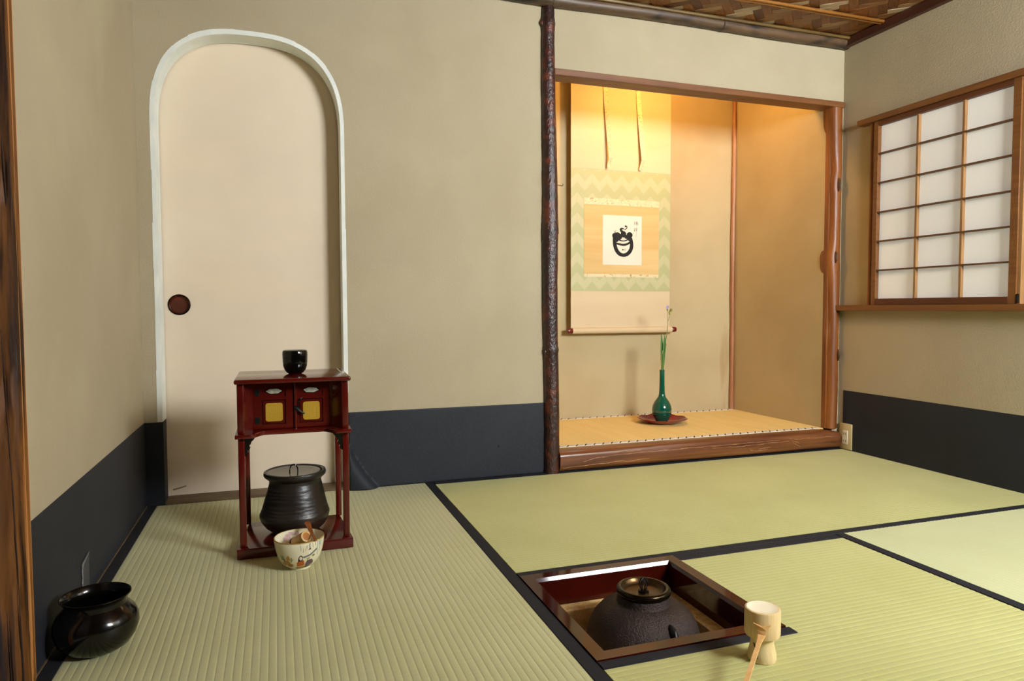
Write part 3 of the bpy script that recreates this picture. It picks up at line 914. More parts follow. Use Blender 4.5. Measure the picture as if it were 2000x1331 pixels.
tag(obj('ceiling_edge_strip', tube([(XL + .01 + (XR - .03 - XL) * i / 40, -.0505, ZC - .0072) for i in range(41)], [.0062 if i % 5 else .0072 for i in range(41)], 8), mat('edge_bamboo', S(120, 92, 44), S(88, 66, 30), rough=.45, scale=6, stretch=(.6, 8, 8)), smooth=True),
    'thin yellow split bamboo strip along the thick bamboo pole', 'bamboo strip')

# ------------------------------------------------------------------ rough post in the foreground
fp = thing('rough_post', (0, 0, 0), 'rough split post with bark grooves at the side doorway', 'post')
v, f = [], []
nzp, nxp = 90, 14
for j in range(nzp + 1):
    z = .001 + 1.84 * j / nzp
    edge = -.9545 + .0025 * mnoise.noise(Vector((0, 3, z * 4))) - .0025 * max(0, sin(z * 3.1 + .3)) + .002 * mnoise.noise(Vector((5, 3, z * 22)))
    for i in range(nxp + 1):
        s = i / nxp
        x = -1.075 + (edge + 1.075) * s
        gr = 0
        for gx, gw, ph in ((-.966, .0025, 0), (-.978, .0022, 1.4), (-.994, .003, 2.2), (-1.012, .004, .7)):
            cxg = gx - .010 * (z - .9) + .006 * sin(z * 3.2 + ph)
            gr += math.exp(-((x - cxg) / gw) ** 2) * .007
        y = -1.1525 + .012 * (s - .6) ** 2 - .004 * mnoise.noise(Vector((x * 40, 1, z * 6))) + gr * .8 
        v.append((x, y, z))
W_ = nxp + 1
for j in range(nzp):
    for i in range(nxp):
        a = j * W_ + i
        f.append((a, a + 1, a + W_ + 1, a + W_))
k = len(v)
v += [(-1.075, -1.125, .001), (-.952, -1.125, .001), (-1.075, -1.125, 1.841), (-.952, -1.125, 1.841)]
f.append(tuple(range(0, W_)) + (k + 1, k))
f.append(tuple(nzp * W_ + i for i in range(W_)) + (k + 3, k + 2))
f.append((k, k + 1, k + 3, k + 2))
f.append(tuple(j * W_ for j in range(nzp + 1)) + (k + 2, k))
f.append(tuple(j * W_ + nxp for j in range(nzp + 1)) + (k + 3, k + 1))
obj('bark_log', (v, f), 'front_post', fp, smooth=True)
for gx, ph, gr_ in ((-.966, 0, .0011), (-.978, 1.4, .0014), (-.994, 2.2, .0016), (-1.012, .7, .0016)):
    pts = []
    for i in range(61):
        z = .004 + 1.83 * i / 60
        x = gx - .010 * (z - .9) + .006 * sin(z * 3.2 + ph)
        if x < -.959:
            pts.append((x, -1.1490 + .0008 * sin(z * 40), z))
    obj('bark_crack', tube(pts, [gr_ * (.35 + .65 * abs(sin(i * .31 + ph))) for i in range(len(pts))], 6), mat('bark_crack', S(46, 26, 10), rough=.8), fp, smooth=True)
obj('sawn_edge', box(-.972, -.9532, -1.1395, -1.1185, .001, 1.841), 'front_post_cut', fp)

# ------------------------------------------------------------------ outlet
ot = thing('wall_outlet', (XR - .0018, -.0545, .061), 'beige wall outlet plate beside the alcove corner post', 'wall outlet')
obj('plate', box(-.0065, .0, -.036, .036, -.0585, .0595), 'outlet', ot, bevel=.003)
sk = obj('socket', box(-.009, -.0055, -.0155, .0145, -.034, .028), 'outlet_white', ot, bevel=.0012, bseg=1)
for zc in (-.019, .013):
    for dy in (-.006, .0055):
        obj('slot', box(-.0094, -.0088, dy - .0012, dy + .0012, zc - .005, zc + .005), 'outlet_slot', sk)

# ------------------------------------------------------------------ hanging scroll
sc = thing('hanging_scroll', (1.118, .634, .535), 'hanging scroll with brush drawing and green chevron brocade border', 'hanging scroll')
SX = lambda x: x - 1.118
SZ = lambda z: z - .535
def sheet(name, x0, x1, z0, z1, y0, y1, m, parent=sc, label=None):
    return obj(name, box(SX(x0), SX(x1), y0, y1, SZ(z0), SZ(z1)), m, parent, label=label)
sheet('backing', .8385, 1.3985, .545, 1.815, .0000, .0012, 'scroll_cream')
sheet('top_panel', .8385, 1.3985, 1.3375, 1.815, -.0012, -.0002, 'scroll_cream')
sheet('brocade_panel', .8385, 1.3985, .7330, 1.3365, -.0012, -.0002, 'brocade')
sheet('bottom_panel', .8385, 1.3985, .545, .7322, -.0012, -.0002, 'scroll_cream')
sheet('brocade_strip', .9085, 1.3315, 1.1630, 1.1950, -.0024, -.0014, 'ichimonji')
sheet('brocade_strip', .9085, 1.3315, .8035, .8190, -.0024, -.0014, 'ichimonji')
fld = sheet('picture_mount', .9085, 1.3315, .8195, 1.1625, -.0024, -.0014, 'scroll_field')
pap = sheet('picture_paper', 1.0112, 1.2312, .8655, 1.1140, -.0034, -.0026, 'scroll_paper')
# brush drawing, coordinates read off a 1126 px wide enlargement of the paper
PX = lambda u: SX(1.0112 + (u - 172) / 784 * .2200)
PZ = lambda v_: SZ(1.1140 - (v_ - 218) / 985 * .2485)
YI = -.0036


def ink(name, strokes, polys=(), m='ink', parent=pap):
    V, F = [], []
    yy = YI
    for pts, wd in strokes:
        sv, sf = stroke(pts, wd)
        n0 = len(V)
        yy -= .00001
        V += [(PX(a), yy, PZ(b)) for a, b in sv]
        F += [tuple(i + n0 for i in q) for q in sf]
    for pg in polys:
        tri = tessellate_polygon([[Vector((a, b, 0)) for a, b in pg]])
        n0 = len(V)
        yy -= .00001
        V += [(PX(a), yy, PZ(b)) for a, b in pg]
        F += [tuple(i + n0 for i in t) for t in tri]
    return obj(name, (V, F), m, parent)


blobs = lambda cx_, cy_, rx, ry, n=20: [(cx_ + rx * cos(2 * pi * i / n), cy_ + ry * sin(2 * pi * i / n)) for i in range(n)]
ink('ink_drawing', [
    ([(410, 640), (408, 730), (416, 820), (446, 910), (504, 980), (580, 1006), (656, 986), (716, 926), (746, 850), (748, 760), (724, 660)], [80, 76, 74, 74, 74, 70, 74, 74, 72, 70, 72]),
    ([(428, 770), (500, 790), (580, 800), (655, 785), (722, 742)], [30, 40, 44, 42, 34]),
    ([(470, 690), (530, 716), (590, 722), (650, 706), (690, 670)], [30, 26, 22, 24, 30]),
    ([(600, 500), (648, 468), (650, 432), (622, 420), (628, 445)], [14, 16, 18, 22, 26]),
    ([(575, 560), (530, 505), (545, 478), (590, 480)], [60, 44, 34, 22]),
    ([(430, 560), (405, 550), (410, 530), (440, 522)], [16, 9, 7, 4]),
    ([(566, 912), (578, 894), (560, 902)], [12, 22, 10]),
    ([(600, 890), (626, 884), (632, 905), (612, 916), (600, 898)], [7, 6, 5, 7, 4]),
], [blobs(410, 622, 52, 56), blobs(465, 615, 62, 62), blobs(585, 590, 55, 66), blobs(708, 602, 62, 60), blobs(500, 640, 60, 60), blobs(660, 640, 60, 42), blobs(440, 690, 55, 60), blobs(715, 680, 42, 50)])
ink('pale_gap', [], [blobs(590, 675, 46, 30)], 'scroll_paper')
ink('ink_drawing', [([(560, 690), (585, 680), (600, 690), (618, 672)], [5, 7, 5, 4])], [], 'ink_thin')
# two brushed characters and a signature stroke
ink('ink_character', [
    ([(798, 338), (826, 334)], [5, 5]), ([(800, 360), (822, 356)], [5, 5]), ([(795, 388), (826, 376)], [6, 4]), ([(812, 336), (810, 382)], [6, 5]),
    ([(838, 326), (836, 350)], [4, 5]), ([(852, 318), (851, 350)], [6, 5]), ([(868, 328), (866, 350), (836, 352)], [5, 5, 4]),
    ([(832, 364), (878, 358)], [5, 5]), ([(838, 368), (836, 402)], [5, 4]), ([(848, 372), (848, 394)], [4, 3]), ([(858, 372), (860, 394)], [4, 3]), ([(836, 372), (874, 368), (876, 392), (862, 404)], [4, 5, 6, 3])])
ink('ink_character', [
    ([(806, 458), (812, 466)], [8, 5]), ([(794, 480), (822, 474), (792, 514)], [5, 6, 3]), ([(808, 490), (808, 530)], [8, 6]), ([(812, 498), (820, 506)], [6, 4]),
    ([(834, 458), (840, 468)], [6, 4]), ([(862, 452), (854, 468)], [5, 4]), ([(830, 476), (866, 472)], [4, 4]), ([(832, 492), (864, 488)], [4, 4]), ([(828, 510), (870, 504)], [4, 5]), ([(848, 472), (847, 534)], [8, 4])])
ink('ink_character', [([(786, 556), (782, 572)], [10, 7]), ([(850, 438), (846, 560), (842, 648)], [3, 4, 2])], [], 'ink_thin')
# hanging ribbons
for xa, xb in ((1.0150, 1.0375), (1.1985, 1.2200)):
    v, f = [], []
    NZ = 26
    for i in range(NZ + 1):
        t = i / NZ
        z = 1.812 - t * (1.812 - 1.392)
        xc = xa + (xb - xa) * t ** 1.2 + .004
        y = -.004 - .030 * t ** 1.4
        hw = .0105 - .001 * t
        tw = .006 * sin(t * 2.2)
        v += [(SX(xc - hw), y + tw, SZ(z)), (SX(xc + hw), y - tw, SZ(z))]
    for i in range(NZ):
        f.append((2 * i, 2 * i + 1, 2 * i + 3, 2 * i + 2))
    n0 = len(v)
    xc = xb + .004
    # folded tip swinging back to the sheet
    v += [(SX(xc - .016), -.012, SZ(1.346)), (SX(xc - .004), -.010, SZ(1.343)), (SX(xc + .002), -.014, SZ(1.350))]
    f += [(n0 - 2, n0 - 1, n0 + 2, n0 + 1), (n0 - 2, n0 + 1, n0)]
    o = obj('hanging_ribbon', (v, f), 'ribbon', sc)
    md = o.modifiers.new('thick', 'SOLIDIFY')
    md.thickness = .0008
rl = obj('roller', tube([(SX(.843), -.006, 0), (SX(1.406), -.006, 0)], .0155, 24), 'scroll_cream', sc, smooth=True)
for s, x in ((-1, .843), (1, 1.406)):
    obj('roller_end', tube([(SX(x), -.006, 0), (SX(x + s * .004), -.006, 0), (SX(x + s * .020), -.006, 0), (SX(x + s * .026), -.006, 0)], [.0115, .0138, .0140, .0125], 20), 'roller_red', sc, smooth=True)
obj('top_rod', tube([(SX(.836), 0, SZ(1.822)), (SX(1.401), 0, SZ(1.822))], .008, 12), 'lattice', sc, smooth=True)
obj('cord', tube([(SX(1.0), 0, SZ(1.83)), (SX(1.118), .012, SZ(1.93)), (SX(1.236), 0, SZ(1.83))], .003, 8), 'thread', sc, smooth=True)

# ------------------------------------------------------------------ vase on tray with flower
tray = thing('lobed_tray', (1.222, .405, AZ), 'red-brown lobed lacquer tray under the green vase', 'tray')
v, f = [], []
prof = [(0, .0), (.055, .0), (.062, .0005), (.085, .007), (.105, .0165), (.117, .0225), (.1195, .0228), (.1165, .0245), (.103, .0190), (.083, .0105), (.062, .0050), (.0, .0045)]
SEG = 96
rings = []
for r, z in prof:
    if r == 0:
        rings.append([len(v)]); v.append((0, 0, z + .0005))
    else:
        rings.append(list(range(len(v), len(v) + SEG)))
        for k in range(SEG):
            a = 2 * pi * k / SEG
            lob = 1 + (.045 * (abs(cos(4.5 * a)) - .6)) * min(1, max(0, (r - .05) / .05))
            v.append((r * lob * cos(a), r * lob * sin(a), z + .0005 + .0018 * cos(9 * a) * max(0, (r - .09) / .03)))
for i in range(len(rings) - 1):
    A, B = rings[i], rings[i + 1]
    for k in range(SEG):
        q = []
        for t in (A[k % len(A)], A[(k + 1) % len(A)], B[(k + 1) % len(B)], B[k % len(B)]):
            if t not in q: q.append(t)
        f.append(tuple(q))
obj('dish', (v, f), 'tray_red', tray, smooth=True)
vz = .0055
vase = thing('green_vase', (1.213, .395, AZ + vz), 'glossy green long-necked bottle vase on the red tray', 'vase')
vp = [(0, .002), (.024, .0), (.027, .003), (.033, .012), (.0415, .030), (.0465, .050), (.0472, .062), (.044, .080), (.036, .098), (.026, .112), (.0185, .122), (.0148, .136), (.0132, .155), (.0122, .19), (.0118, .225), (.0120, .245), (.0128, .252), (.0112, .2535), (.0098, .250), (.0095, .20), (.0095, .15), (.0, .145)]
obj('body', lathe(vp, 48), 'glaze_green', vase, smooth=True)
obj('glaze_ring', lathe([(.0470, .0395), (.0452, .0385), (.0449, .0405), (.0462, .0415)], 48, True), mat('glaze_dark', S(3, 62, 48), rough=.1, coat=.4), vase, smooth=True)
fl_ = thing('lilac_flower', (1.213, .395, AZ + vz + .15), 'slender stem with lilac flower and narrow leaves in the green vase', 'flower')
bx_ = lambda x, z, y=0: (x, y, z)
obj('stem', tube([(0, 0, .0), (.002, 0, .10), (.008, -.001, .17), (.014, -.002, .22), (.021, -.003, .265), (.026, -.003, .30), (.029, -.002, .335), (.0275, -.002, .365), (.026, -.002, .395)], [.0018, .0018, .0016, .0016, .0015, .0014, .0013, .0012, .0010], 8), 'stem', fl_, smooth=True)
obj('stem_node', tube([(.012, -.003, .221), (.016, -.003, .225), (.020, -.004, .224), (.022, -.004, .229)], [.0012, .0026, .0022, .0008], 8), 'bamboo_smoked', fl_, smooth=True)
obj('branch', tube([(.0290, -.002, .335), (.034, -.003, .352), (.040, -.004, .378)], [.0011, .001, .001], 6), 'stem', fl_, smooth=True)
def leaf(pts, w, m, name='leaf'):
    v, f = [], []
    n_ = len(pts)
    K = 14
    dense_ = []
    for i in range(K + 1):
        t = i / K * (n_ - 1)
        a = min(int(t), n_ - 2); u = t - a
        dense_.append(Vector(pts[a]) * (1 - u) + Vector(pts[a + 1]) * u)
    for i, p in enumerate(dense_):
        t = i / K
        ww = w * (min(1, .08 + t * 1.25) * (1 - t ** 3) ** .9) + .0002
        v += [p + Vector((-ww, -.0015, 0)), p + Vector((0, .0015, 0)), p + Vector((ww, -.0012, 0))]
    for i in range(K):
        for s in (0, 1):
            f.append((3 * i + s, 3 * i + s + 1, 3 * i + s + 4, 3 * i + s + 3))
    o = obj(name, (v, f), m, fl_, smooth=True)
    md = o.modifiers.new('thick', 'SOLIDIFY')
    md.thickness = .0007
leaf([(-.001, 0, .0), (-.002, 0, .12), (-.002, 0, .18), (-.001, .003, .230), (-.004, .004, .278)], .0112, 'leaf')
leaf([(.001, -.002, .0), (.002, -.002, .10), (.006, -.003, .18), (.011, -.003, .232), (.0115, -.002, .275)], .0120, 'leaf')
leaf([(-.003, -.003, .05), (-.006, -.004, .12), (-.008, -.005, .165), (-.004, -.006, .192), (.001, -.007, .197)], .0018, 'leaf_pale', 'dry_leaf')
def ellip(c, r, seg=12, ring=8):
    v, f = [], []
    for i in range(ring + 1):
        ph = pi * i / ring
        for k in range(seg):
            a = 2 * pi * k / seg
            v.append((c[0] + r[0] * sin(ph) * cos(a), c[1] + r[1] * sin(ph) * sin(a), c[2] + r[2] * cos(ph)))
    for i in range(ring):
        for k in range(seg):
            f.append((i * seg + k, i * seg + (k + 1) % seg, (i + 1) * seg + (k + 1) % seg, (i + 1) * seg + k))
    return v, f
fw = obj('flower_head', ellip((.0255, -.003, .392), (.0035, .0035, .008)), 'bud', fl_, smooth=True)
for dx, dz, ax, az in ((-.0035, .012, .005, .0065), (.004, .015, .0055, .005), (.001, .019, .006, .0035), (-.006, .006, .0035, .004)):
    obj('petal', ellip((.0255 + dx, -.0045, .392 + dz), (ax, .002, az), 10, 6), 'petal', fw, smooth=True)
obj('bud', ellip((.0345, -.004, .378), (.0036, .0036, .0105)), 'bud', fl_, smooth=True)
obj('bud', ellip((.0435, -.005, .391), (.0068, .006, .0078)), 'bud', fl_, smooth=True)

# ------------------------------------------------------------------ lacquer stand
st = thing('lacquer_stand', (-.503, -.495, 0), 'red lacquer tea stand with small two-door cupboard and open base', 'tea stand')
obj('base_board', plate([(-.1475, -.127), (.1475, -.127), (.130, .105), (-.125, .105)], 0.0005, .028, 'z'), 'lacquer_red', st, bevel=.002)
obj('top_board', box(-.146, .146, -.134, .132, .4560, .468), 'lacquer_red', st, bevel=.0045, bseg=3)
obj('top_edging', box(.130, .133, -.05, .131, .4684, .4688), mat('worn_edge', S(206, 196, 176), rough=.4), st)  # narrow pale strip near the right edge of the top board
shelf = [(-.146, -.135), (-.108, -.135)]
for i in range(1, 9):
    t = i / 8
    shelf.append((-.108 + .034 * t, -.135 + .043 * (.5 - .5 * cos(pi * t))))
for i in range(0, 9):
    t = i / 8
    shelf.append((.074 + .034 * t, -.092 - .043 * (.5 - .5 * cos(pi * t))))
shelf += [(.146, -.135), (.146, .132), (-.146, .132)]
obj('shelf_board', plate(shelf, .316, .3265, 'z'), 'lacquer_red', st, bevel=.0040, bseg=3)
for x, y in ((-.1315, -.107), (.1315, -.107), (-.1275, .097), (.1275, .097)):
    obj('leg', box(x - .0082, x + .0082, y - .0082, y + .0082, .0275, .3165), 'lacquer_red', st, bevel=.003, bseg=3)
    obj('upper_post', box(x - .0088, x + .0088, y - .0088, y + .0088, .326, .4565), 'lacquer_red', st, bevel=.003, bseg=3)
obj('side_panel', box(-.130, -.124, -.100, .092, .326, .4565), 'lacquer_red', st)
obj('side_panel', box(.124, .130, -.100, .092, .326, .4565), 'lacquer_red', st)
obj('back_panel', box(-.122, .122, .092, .098, .326, .4565), 'lacquer_red', st)
for s in (-1, 1):
    obj('angled_panel', plate([(s * .1235, -.110), (s * .1255, -.104), (s * .0965 - (.0095 if s < 0 else 0), -.060), (s * .0945 - (.0095 if s < 0 else 0), -.066)], .3262, .4562, 'z'), 'lacquer_red', st)
br_pts = [(0, 0), (.026, 0), (.022, -.007), (.0165, -.012), (.0145, -.018), (.0105, -.022), (.0135, -.027), (.0110, -.033), (.0070, -.034), (.0075, -.040), (.004, -.047), (0, -.049)]
for s in (-1, 1):
    obj('bracket', plate([(s * (.1233 - p[0]), .3160 + p[1]) for p in br_pts], -.111, -.103, 'y'), 'lacquer_black', st)
# doors
def stand_door(s):
    x0, x1 = (-.104, -.0012) if s < 0 else (.0012, .0945)
    z0, z1 = .328, .4545
    yf = -.0665
    A = lambda a: x0 + a
    parts = [box(x0, x1, yf + .004, yf + .008, z0, z1)]
    if s < 0: st0, st1 = .024, .018      # wide hinge stile outside
    else: st0, st1 = .014, .017
    for a, b, c_, d_ in ((x0, x0 + st0, z0, z1), (x1 - st1, x1, z0, z1), (x0 + st0, x1 - st1, z0, z0 + .012), (x0 + st0, x1 - st1, z1 - .012, z1), (x0 + st0, x1 - st1, z0 + .078, z0 + .085)):
        parts.append(box(a, b, yf, yf + .0041, c_, d_))
    parts.append(box(x0 + st0 + .003, x1 - st1 - .003, yf + .0022, yf + .0042, z0 + .015, z0 + .075))
    d = obj('door', join(*parts), 'lacquer_red', st)
    for (a, b, c_, d_) in ((x0 + st0, x1 - st1, z0 + .012, z0 + .0135), (x0 + st0, x1 - st1, z0 + .0765, z0 + .078), (x0 + st0, x0 + st0 + .0015, z0 + .0135, z0 + .0765), (x1 - st1 - .0015, x1 - st1, z0 + .0135, z0 + .0765)):
        obj('moulding', box(a, b, yf - .0006, yf + .003, c_, d_), 'lacquer_edge', d)
    xm = (x0 + st0 + x1 - st1) / 2
    # gold weave window with rounded corners
    hw, hh, rc = .0218, .0245, .006
    zc = z0 + .0440
    pts = []
    for cxs, czs, a0 in ((1, 1, 0), (-1, 1, pi / 2), (-1, -1, pi), (1, -1, 1.5 * pi)):
        for i in range(5):
            a = a0 + pi / 2 * i / 4
            pts.append((xm + cxs * (hw - rc) + rc * cos(a), zc + czs * (hh - rc) + rc * sin(a)))
    obj('gold_weave', plate(pts, yf + .0012, yf + .0022, 'y'), 'gold_mesh', d, label='gold woven mesh panel')
    # cloud-shaped pale inlay
    zc2 = z0 + .1005
    ip = []
    for i in range(32):
        a = 2 * pi * i / 32
        r_ = 1 + .07 * cos(6 * a + (0 if s < 0 else 1))
        ip.append((xm + .0188 * r_ * cos(a), zc2 + .0068 * r_ * sin(a)))
    obj('inlay_rim', plate([(xm + (p[0] - xm) * 1.17, zc2 + (p[1] - zc2) * 1.25) for p in ip], yf + .0028, yf + .004, 'y'), 'lacquer_black', d)
    obj('pearl_inlay', plate(ip, yf + .0018, yf + .003, 'y'), 'pearl', d, label='pale cloud-shaped inlay')
    if s < 0:
        for zh in (z0 + .0235, z0 + .0975):
            for dx in (-.0062, .0002):
                hp = [(x0 + .0120 + dx + (.006 if dx > 0 else 0) * 0 + .006 * u, zh + .0095 * w_) for u, w_ in ((0, -.55), (.25, -1), (.75, -1), (1, -.55), (1, .55), (.75, 1), (.25, 1), (0, .55))]
                obj('hinge_leaf', plate(hp, yf - .0012, yf + .0004, 'y'), 'hook', d)
    else:
        obj('centre_bead', tube([(x0 + .0035, yf - .0015, z0), (x0 + .0035, yf - .0015, z1)], .0042, 12), 'lacquer_red', d, smooth=True)
        hk = [(-.002, .0175, .0030), (.0045, .030, .004), (.0105, .0345, .0022)]
        obj('latch', tube([(x0 + .0215, yf - .006, z0 + .0815), (x0 + .0165, yf - .007, z0 + .078), (x0 + .0125, yf - .0075, z0 + .068), (x0 + .0105, yf - .0075, z0 + .058), (x0 + .0040, yf - .0068, z0 + .0545)], [.0012, .0026, .0030, .0028, .002], 10), 'hook', d, smooth=True)
        obj('latch', tube([(x0 + .0035, yf - .0068, z0 + .056), (x0 + .0105, yf - .0080, z0 + .048), (x0 + .0165, yf - .0085, z0 + .0425), (x0 + .0225, yf - .0085, z0 + .0395), (x0 + .0275, yf - .008, z0 + .0375)], [.0024, .0042, .0030, .0030, .0014], 10), 'hook', d, smooth=True)
        obj('latch_plate', lathe([(0, .001), (.0065, .001), (.007, 0), (0, 0)], 16), 'hook', d, loc=(x0 + .0065, yf - .0048, z0 + .0535), rot=(pi / 2, 0, 0))
    return d
stand_door(-1)
stand_door(1)

# tea caddy on the stand
cd = thing('tea_caddy', (-.4955, -.487, .468), 'small glossy black lacquer tea caddy on top of the red stand', 'tea caddy')
obj('body', lathe([(0, .001), (.0170, .0), (.0225, .003), (.0285, .011), (.0322, .022), (.0334, .034), (.0337, .0465), (.0, .0465)], 48), 'lacquer_black', cd, smooth=True)
obj('lid', lathe([(0, .0469), (.0337, .0469), (.0340, .052), (.0338, .060), (.0322, .0648), (.029, .0664), (.012, .0672), (0, .0673)], 48), 'lacquer_black', cd, smooth=True)

# water jar
jar = thing('water_jar', (-.5015, -.497, .028), 'dark ridged stoneware water jar on the base of the stand', 'water jar')
def lathe_noise(prof, seg, amp, sc_, tilt=0.0, ridges=None):
    v, f = lathe(prof, seg)
    out = []
    for x, y, z in v:
        r = sqrt(x * x + y * y)
        if r > 1e-6:
            n_ = 1 + amp * mnoise.noise(Vector((x * sc_, y * sc_, z * sc_ * .8)))
            if ridges: n_ += ridges * sin(z * 620 + 5 * mnoise.noise(Vector((x * 9, y * 9, z * 30)))) * (.4 + 1.2 * max(0, mnoise.noise(Vector((x * 12, y * 12, 8))) + .3)) * (1 if .03 < z < .13 and r > .05 else 0)
            x, y = x * n_, y * n_
        out.append((x, y, z + tilt * x))
    return out, f
zs_ = [(0, .0005), (.055, .0005), (.064, .003), (.080, .016), (.0905, .032), (.0945, .044), (.0945, .052)]
body_up = [(.0925 - (.0925 - .0700) * t ** .9, .056 + (.136 - .056) * t) for t in [i / 40 for i in range(41)]]
rimp = [(.0695, .140), (.0700, .146), (.0775, .152), (.0825, .1565), (.0842, .162), (.0825, .1685), (.078, .1695), (.0735, .167), (.0715, .160), (.0700, .154), (.0, .1535)]
obj('body', lathe_noise(zs_ + body_up + rimp, 72, .035, 14, ridges=.0028), 'stoneware', jar, smooth=True)
ld = obj('lid', lathe([(0, .160), (.062, .160), (.0715, .163), (.0725, .1655), (.0700, .1660), (.058, .1650), (0, .1655)], 56), 'lacquer_black', jar, smooth=True, loc=(-.003, -.003, .0015))
obj('handle', tube([(.0110 * cos(pi - t) , 0, .1655 + .0190 * sin(t)) for t in [pi * i / 12 for i in range(13)]], .0016, 8), 'lacquer_black', ld, smooth=True)

# tea bowl
bw = thing('tea_bowl', (-.4985, -.716, 0), 'white tea bowl painted with two dolls and flowers', 'tea bowl')
BO = [(.026, .0), (.0275, .0005), (.0275, .005), (.034, .0075), (.0435, .016), (.0510, .029), (.0562, .045), (.0592, .060), (.0612, .0765)]
BI = [(.0588, .0775), (.0565, .060), (.0532, .045), (.0480, .030), (.0405, .018), (.030, .0115), (.0, .0095)]
obj('body', lathe([(0, .003), (.024, .003), (.0245, .0003)] + BO + [(.0606, .0782)] + BI, 64), 'bowl_white', bw, smooth=True)
obj('rim', lathe([(.0614, .0762), (.0612, .0778), (.0600, .0786), (.0588, .0778), (.0600, .0774)], 64, True), 'bowl_gold', bw, smooth=True)
def ro_(h):
    for (r0, z0), (r1, z1) in zip(BO[3:-1], BO[4:]):
        if z0 <= h <= z1: return r0 + (r1 - r0) * (h - z0) / (z1 - z0)
    return BO[3][0] if h < BO[3][1] else BO[-1][0]
def ri_(h):
    B2 = BI[::-1]
    for (r0, z0), (r1, z1) in zip(B2[:-1], B2[1:]):
        if z0 <= h <= z1: return r0 + (r1 - r0) * (h - z0) / (z1 - z0)
    return BI[0][0]
layer = [0]
def paint(name, pts, col, inside=False):
    """closed outline read off a 1597 px wide enlargement of the bowl, laid onto the glaze"""
    layer[0] += 1
    off = .00025 + layer[0] * .000012
    # densify
    cxp = sum(p[0] for p in pts) / len(pts); cyp = sum(p[1] for p in pts) / len(pts)
    ringp = []
    for i in range(len(pts)):
        a, b = pts[i], pts[(i + 1) % len(pts)]
        for s in range(3):
            ringp.append((a[0] + (b[0] - a[0]) * s / 3, a[1] + (b[1] - a[1]) * s / 3))
    V, F = [], []
    K = 5
    for k in range(K + 1):
        t = k / K
        for p in ringp:
            u, w_ = cxp + (p[0] - cxp) * t, cyp + (p[1] - cyp) * t
            if not inside:
                h = min(.0755, max(.0085, (1250 - w_) / 650 * .0765 + .012 * abs((u - 735) / 665) ** 2 - .001))
                r = ro_(h) + off
                sn = max(-.97, min(.97, (u - 735) / 13.31 * .00124 / r))
                phi = math.asin(sn) - pi / 2 - .03
            else:
                h = min(.0765, max(.02, .0765 - (w_ - 240) / 13.31 * .00135 - .013 * abs((u - 735) / 665) ** 2 * -1.9))
                h = min(.0765, h)
                r = ri_(h) - off
                sn = max(-.97, min(.97, (u - 735) / 13.31 * .00124 / r))
                phi = pi / 2 - math.asin(sn) - .03
            V.append((r * cos(phi), r * sin(phi), h))
    n_ = len(ringp)
    for k in range(K):
        for i in range(n_):
            F.append((k * n_ + i, k * n_ + (i + 1) % n_, (k + 1) * n_ + (i + 1) % n_, (k + 1) * n_ + i))
    mk = 'paint_%d_%d_%d' % col
    if mk not in M: M[mk] = mat(mk, S(*col), S(*[int(c * .85) for c in col]), rough=.35, scale=300)
    return obj(name, (V, F), mk, bw, smooth=True)
el = lambda cx_, cy_, rx, ry, n=12: [(cx_ + rx * cos(2 * pi * i / n), cy_ + ry * sin(2 * pi * i / n)) for i in range(n)]
line = lambda a, b, w: [(a[0] - w, a[1]), (a[0] + w, a[1]), (b[0] + w, b[1]), (b[0] - w, b[1])]
paint('painted_cushion', [(650, 1130), (840, 1110), (850, 1180), (760, 1205), (640, 1205)], (168, 112, 52))
paint('painted_robe', [(690, 985), (845, 965), (860, 1060), (835, 1100), (670, 1105), (665, 1020)], (190, 92, 28))
paint('painted_sash', [(670, 1105), (835, 1095), (835, 1122), (672, 1135)], (214, 196, 130))
paint('painted_hair', [(695, 985), (715, 890), (745, 850), (790, 845), (818, 880), (815, 960), (800, 975), (730, 985)], (24, 20, 20))
paint('painted_face', el(768, 915, 36, 46), (240, 226, 200))
paint('painted_bench', [(820, 880), (980, 868), (1080, 830), (1180, 790), (1185, 835), (1010, 900), (840, 920)], (120, 128, 124))
paint('painted_robe', [(885, 1040), (930, 985), (1040, 990), (1075, 1040), (1060, 1110), (950, 1140), (860, 1120)], (106, 86, 92))
paint('painted_sash', [(910, 950), (960, 925), (1010, 935), (1000, 970), (930, 980)], (176, 164, 104))
paint('painted_grass', [(850, 1130), (1000, 1120), (960, 1160), (860, 1180)], (92, 92, 42))
paint('painted_face', el(995, 800, 40, 55), (242, 228, 210))
paint('painted_hair', [(965, 770), (985, 735), (1020, 725), (1035, 770), (1010, 755)], (30, 26, 26))
paint('painted_hat', line((1006, 625), (1006, 730), 8), (30, 28, 26))
paint('painted_leaf', el(1090, 920, 38, 26), (140, 142, 84))
for a, b, c_ in (((1080, 600), (1085, 740), (130, 160, 150)), ((1150, 620), (1150, 720), (120, 140, 120)), ((1210, 600), (1190, 960), (140, 180, 172)), ((1255, 600), (1250, 760), (130, 172, 166)), ((1290, 640), (1240, 900), (150, 188, 180)), ((1330, 560), (1280, 800), (170, 200, 190)), ((775, 620), (778, 740), (150, 150, 160)), ((850, 690), (830, 790), (186, 150, 84)), ((930, 640), (890, 760), (170, 176, 130)), ((960, 650), (930, 720), (150, 170, 130))):
    paint('painted_willow', line(a, b, 6), c_)
paint('painted_flower', [(410, 900), (450, 855), (490, 900), (480, 970), (430, 980), (400, 950)], (196, 140, 60))
paint('painted_flower', el(430, 1030, 70, 50), (190, 140, 74))
paint('painted_flower', el(500, 1090, 70, 50), (178, 118, 60))
paint('painted_flower', el(360, 1080, 60, 45), (170, 128, 60))
